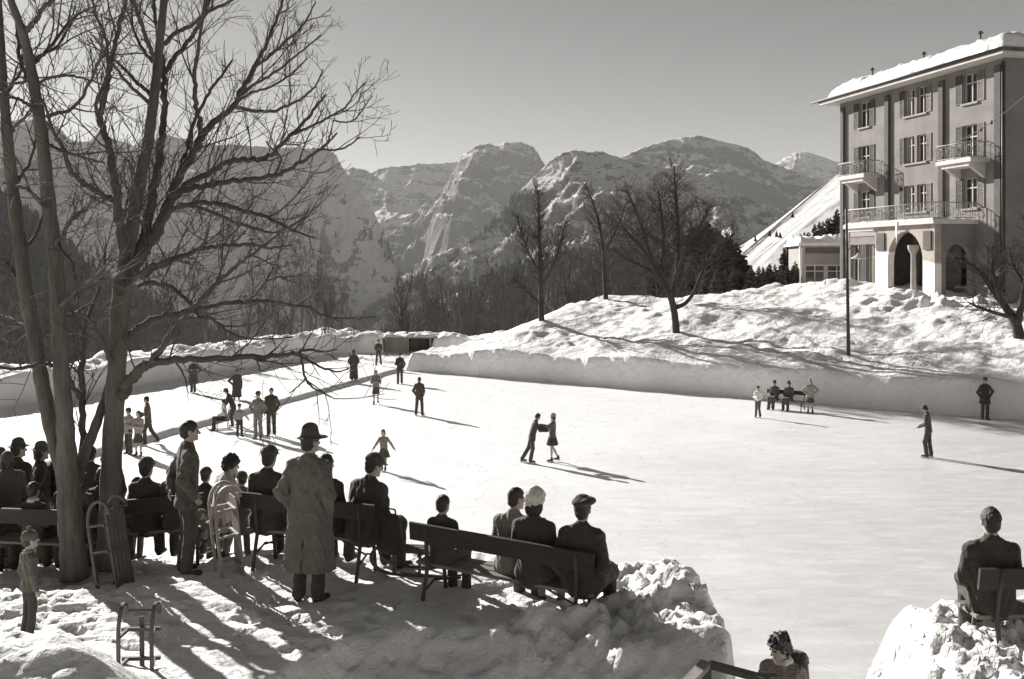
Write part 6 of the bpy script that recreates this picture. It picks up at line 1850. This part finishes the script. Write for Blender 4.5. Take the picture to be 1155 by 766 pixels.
# push chair on runners with its rider and pusher
g = G(250, 485)
pc = empty('push_chair', g, D(115), 'small chair on sledge runners with a rider in a light jumper', 'push chair')
for x in (-.2, .2):
    MB().tube([(x, -.45, .05), (x, -.4, .02), (x, .45, .02), (x, .55, .07), (x, .6, .16)], .016, 6).build('runner', M_IRON, pc, True)
    MB().tube([(x, -.28, .02), (x, -.25, .40), (x, -.34, .92)], .016, 6).tube([(x, .2, .02), (x, .18, .40)], .016, 6).tube([(x, -.25, .4), (x, .18, .4)], .016, 6).build('side_frame', M_IRON, pc, True)
MB().bbox((-.22, -.26, .402), (.22, .22, .44), .008).build('seat', M_DARKW, pc)
MB().box((-.22, -.33, .6), (.22, -.30, .85)).tube([(-.22, -.34, .92), (.22, -.34, .92)], .016, 6).build('backrest', M_DARKW, pc)
person(g + Vector((0.04, 0.02, 0)), D(115), 'rider in a light jumper and dark trousers seated on the push chair', SK, 1.55, pose='sit', seat=.44, top='sweater', topc='light', lowc='black', arms=('lap', 'lap'), hat='cap', vox=.02)
on_ice(263, 481, 90, 'person in dark clothes bending forward to steer the push chair', 1.68, top='jacket', topc='black', lowc='dark', arms=('reach', 'reach'), lean=.45, hat='cap', legs=(((-.10, .06, .50), (-.10, .0, .09)), ((.10, -.06, .50), (.11, -.2, .10))))
# the dancing couple
on_ice(600, 522, -86, 'man in a dark suit leaning towards his partner with both arms stretched to her', 1.72, top='jacket', topc='black', hem=.74, lowc='dark', lean=.30, arms=('fwd', 'fwd'), legs=(((-.10, -.10, .50), (-.11, -.34, .10)), ((.10, .02, .50), (.11, -.06, .09))), shoe='skate')
on_ice(623, 521, 82, 'woman skater in a short flared dark skirt facing her leaning partner', 1.68, top='jacket', topc='char', hem=.84, low='flare', lowc='black', lean=-.04, arms=('fwd', 'fwd'), hair='bob', hat='kerchief', hatc='mid', scarf='light', shoe='skate', skin_legs=True, legs=(((-.07, .03, .49), (-.07, .02, .09)), ((.08, -.0, .49), (.09, -.20, .13))))
# across the rink, right
on_ice(855, 471, 150, 'child in a white jumper and dark trousers skating near the wall bench', 1.38, child=True, top='sweater', topc='white', lowc='char', arms=('lap', 'fold'), hat='knit', hatc='char', shoe='skate', legs=(((-.09, .10, .49), (-.14, .04, .09)), ((.10, .0, .49), (.14, -.06, .09))))
on_ice(914, 466, 165, 'woman in a pale cape and dark skirt standing right of the wall bench', 1.55, top='cape', topc='mid', hem=.80, low='skirt', lowc='dark', arms=('hips', 'hips'), hat='kerchief', hatc='mid', hair='bob', shoe='skate', skin_legs=True)
rb = BEN['rink'].matrix_basis
for dx, lab, hatk in ((-.55, 'person in a dark coat at the left end of the wall bench', 'cap'), (.15, 'person in a dark coat in the middle of the wall bench', 'felt')):
    v = Matrix.Translation(BEN['rink'].location) @ Matrix.Rotation(BEN['rink'].rotation_euler.z, 4, 'Z') @ Vector((-dx, 0.05, 0))
    person(v, BEN['rink'].rotation_euler.z, lab, SK, 1.72, pose='sit', top='coat', topc='brown', low='trousers', lowc='dark', arms=('lap', 'lap'), hat=hatk, vox=.022)
on_ice(1047, 516, 62, 'man in dark clothes skating alone at right with bowed head', 1.86, top='sweater', topc='dark', hem=.82, lowc='dark', arms=('lap', 'lap'), head=(0, .55), lean=.10, shoe='skate', legs=(((-.09, .10, .50), (-.10, .04, .09)), ((.09, -.02, .50), (.10, -.08, .09))))
on_ice(1111, 473.5, 182, 'man in dark clothes standing against the shaded snow wall at right', 1.88, top='jacket', topc='black', hem=.66, lowc='dark', arms=('hips', 'pocket'), hat='cap')

# ---- terrace, standing
def stand(px, py, Y, heading, label, h=1.75, **k):
    v = P(px, py, Y); v.z = tz(v.x, v.y) - 0.02
    k.setdefault('vox', .0125); k.setdefault('wide', 1.08)
    return person(v, D(heading), label, ON, h, **k)


def sitter(bn, t, label, h=1.75, yaw=0.0, back=.02, vox=.0125, **k):
    b = BEN[bn]; rot = b.rotation_euler.z
    L = max(v[0] for v in b.children[0].bound_box)
    M = Matrix.Translation(b.location) @ b.rotation_euler.to_matrix().to_4x4()
    v = M @ Vector((t * L, back, 0))
    k.setdefault('wide', 1.1)
    return person(v, rot + yaw, label, ON, h, pose='sit', vox=vox, **k)


stand(349, 684, 10.72, -14, 'man in a long grey overcoat and felt hat standing with his back turned', 1.80, top='coat', topc='coat', hem=.33, arms=('pocket', 'pocket'), hat='fedora', hatc='dark', lowc='black', head=(-.45, .0), vent=True, wide=1.2, vox=.0105)
stand(211, 658, 11.8, -62, 'bareheaded man in a dark jacket standing with his hands behind his back', 1.77, top='jacket', topc='char', hem=.76, lowc='dark', arms=('back', 'pocket'), head=(-.12, 0), vox=.0105, eyes=True, lean=.03)
stand(33, 713, 9.75, -42, 'small child in a grey knitted cap, jumper and dark trousers at bottom left', .96, child=True, top='sweater', topc='char', hem=.80, lowc='black', arms=('down', 'down'), hat='bobble', hatc='char', hair='short', hairm=M_HAIR, scarf='grey', wide=1.22, head=(-.15, -.02), vox=.0085, eyes=True)
stand(248, 612, 12.75, -48, 'woman in a pale jacket leaning to a child beside the bench', 1.62, top='jacket', topc='light', low='skirt', lowc='grey', arms=('reach', 'reach'), lean=.22, hair='curly', head=(-.2, .1), sink=.28, legs=(((-.10, .14, .44), (-.10, .02, .09)), ((.10, .14, .44), (.10, .0, .09))))
stand(273, 618, 13.0, 30, 'child in a grey coat standing before the woman in the pale jacket', 1.05, child=True, top='coat', topc='char', hem=.5, arms=('lap', 'down'), hat='knit', hatc='dark', head=(.3, 0))
stand(154, 585, 14.2, -20, 'child in a light jumper looking over the rink from between the heads', 1.10, child=True, top='sweater', topc='light', arms=('down', 'down'), hair='bob')
v = Vector((2.47, 9.3, 1.84))
person(v, D(150), 'curly haired boy in a patterned jumper climbing the way up from the ice', ON, 1.66, top='sweater', topm=M_PATT, lowc='dark', arms=('lap', 'pocket'), hair='curly', head=(-.55, .25), vox=.012, eyes=True, lean=.1, scarf='light')
ruck = empty('rucksack', v + Vector((.14, .13, 1.12)), D(150), 'dark rucksack on the back of the boy on the way up', 'rucksack')
S_ = Sdf(.012, .02); S_.ecap((0, 0, -.02), (0, 0, .24), .13, .075, .11, .06, (1, 0, 0), pw=3.0).ell((0, -.07, .02), (.09, .05, .09))
link('bag', S_.mesh('bag'), cm('dark'), ruck)
S_ = Sdf(.010, .01); S_.ecap((0, -.02, .25), (0, -.07, .17), .12, .02, .11, .02, (1, 0, 0))
link('flap', S_.mesh('flap'), cm('char'), ruck)

# far left cluster
stand(20, 640, 14.0, -20, 'tall person in a black coat standing at the far left edge', 1.74, top='coat', topc='black', hem=.4, arms=('pocket', 'pocket'), hat='felt', head=(-.3, 0))
stand(-1, 650, 13.8, 10, 'person in a dark cap cut off by the left edge of the picture', 1.62, top='coat', topc='dark', hem=.5, arms=('pocket', 'pocket'), hat='cap')
stand(46, 630, 14.4, -60, 'woman in a dark coat whose felt hat has a lit brim', 1.68, top='coat', topc='black', hem=.4, arms=('fold', 'pocket'), hat='felt', hatc='char', hair='bob')
sitter('far_left', -.62, 'person in a black coat on the far left bench', 1.68, top='coat', topc='black', low='trousers', lowc='black', arms=('lap', 'lap'), hat='cap')
sitter('far_left', .12, 'child with a pale collar on the far left bench near the trunk', 1.35, child=True, top='jacket', topc='dark', lowc='dark', arms=('lap', 'lap'), hair='short', scarf='white', hairm=M_HAIR)
sitter('far_left', .72, 'person in dark clothes on the bench hidden between the two trunks', 1.72, top='coat', topc='dark', lowc='dark', arms=('lap', 'lap'), hat='cap')
stand(8, 655, 13.3, 30, 'woman in a dark headscarf and coat beside the black coated person at far left', 1.58, top='coat', topc='char', hem=.4, arms=('fold', 'fold'), hair='bob', hat='kerchief', hatc='brown')
stand(64, 620, 14.6, -30, 'person in a dark cap standing behind the far left bench by the trunk', 1.66, top='coat', topc='dark', hem=.4, arms=('pocket', 'pocket'), hat='cap')
sitter('far_left', -1.0, 'child in a dark hood on the far left bench beside the black coat', 1.40, child=True, top='coat', topc='black', lowc='black', arms=('lap', 'lap'), hat='kerchief', hatc='dark')
stand(121, 600, 14.3, 5, 'woman in a dark coat standing beyond the bench, just right of the trunk', 1.60, top='coat', topc='black', hem=.45, arms=('fold', 'pocket'), hair='bob')
stand(232, 600, 14.2, -15, 'child in dark clothes standing beyond the bench by the bareheaded man', 1.25, child=True, top='jacket', topc='black', lowc='black', arms=('lap', 'pocket'), hat='cap')
stand(262, 600, 14.0, 10, 'small child in a grey cap standing beyond the bench behind the pale jacket', 1.15, child=True, top='coat', topc='char', hem=.5, arms=('lap', 'lap'), hat='knit', hatc='grey')
stand(102, 600, 14.2, -5, 'person in a dark coat seen between the two big trunks', 1.62, top='coat', topc='dark', hem=.45, arms=('pocket', 'pocket'), hair='short')
# left bench
sitter('left', -1.08, 'dark figure on the bench squeezed behind the big trunk', 1.70, top='coat', topc='black', lowc='black', arms=('lap', 'lap'), hat='cap')
sitter('left', -.62, 'woman in a dark coat on the bench just right of the big trunk', 1.66, top='coat', topc='black', low='skirt', lowc='black', arms=('lap', 'lap'), hair='bob')
sitter('left', -.02, 'man in a dark jacket seen from behind on the bench right of the trunk', 1.74, top='jacket', topc='black', lowc='dark', arms=('lap', 'lap'), hat='cap', wide=1.1)
sitter('left', .40, 'long haired woman in dark clothes half hidden by the bareheaded man', 1.66, top='jacket', topc='dark', low='skirt', lowc='dark', arms=('lap', 'lap'), hair='long', head=(.2, 0))
# middle bench
sitter('mid', -.72, 'man in a dark coat and flat cap on the bench left of the hatted man', 1.78, top='coat', topc='black', lowc='black', arms=('lap', 'lap'), hat='cap', wide=1.1, head=(.0, 0), lean=.08)
sitter('mid', .14, 'bareheaded person in dark clothes just right of the hatted man', 1.74, top='coat', topc='black', low='trousers', lowc='black', arms=('lap', 'lap'), hair='short', head=(-.35, 0), lean=.1)
sitter('mid', .78, 'stout man in a dark cape coat and cap leaning forward over his bag', 1.80, top='cape', topc='black', lowc='black', arms=('lap', 'lap'), hat='cap', wide=1.22, lean=.2, head=(-.35, .1), yaw=D(-18))
v = P(441, 612, 11.45)
bag = empty('bag', Vector((v.x, v.y, tz(v.x, v.y) + .34)), D(-35), 'big black bag hanging from the lap of the stout man', 'bag')
S_ = Sdf(.012, .02); S_.ecap((0, 0, .02), (0, 0, .36), .20, .07, .12, .045, (1, 0, 0), pw=3.0)
link('bag_body', S_.mesh('bag_body'), cm('black'), bag)
MB().tube([(-.08, 0, .36), (-.06, 0, .46), (.06, 0, .46), (.08, 0, .36)], .011, 6).build('handle', M_SHOE, bag, True)
# right bench
sitter('right', -.70, 'boy in a dark coat alone at the left end of the right bench', 1.34, child=True, top='jacket', topc='dark', lowc='dark', arms=('lap', 'lap'), hair='short', head=(-.15, 0))
sitter('right', .02, 'person in a patterned jumper leaning forward beside the pale turban', 1.66, top='sweater', topm=M_PATT, lowc='dark', arms=('lap', 'lap'), hair='short', lean=.2, back=.12, head=(-.6, 0))
sitter('right', .32, 'woman in a pale mottled turban and dark coat on the right bench', 1.74, top='coat', topc='black', low='skirt', lowc='black', arms=('lap', 'lap'), hair='bob', hat='turban', hatm=M_KNIT, wide=1.05, lean=.05)
sitter('right', .84, 'person in a black beret and dark jacket at the right end of the bench', 1.76, top='coat', topc='black', low='trousers', lowc='black', arms=('pocket', 'pocket'), hair='short', hat='beret', hatc='black', wide=1.12, head=(.1, 0))
sitter('corner', -.76, 'bareheaded man in a dark jacket on the bench at the right edge', 1.74, top='jacket', topc='black', lowc='black', arms=('lap', 'lap'), hair='short', wide=1.22, vox=.011, knees=.07, yaw=D(-10))
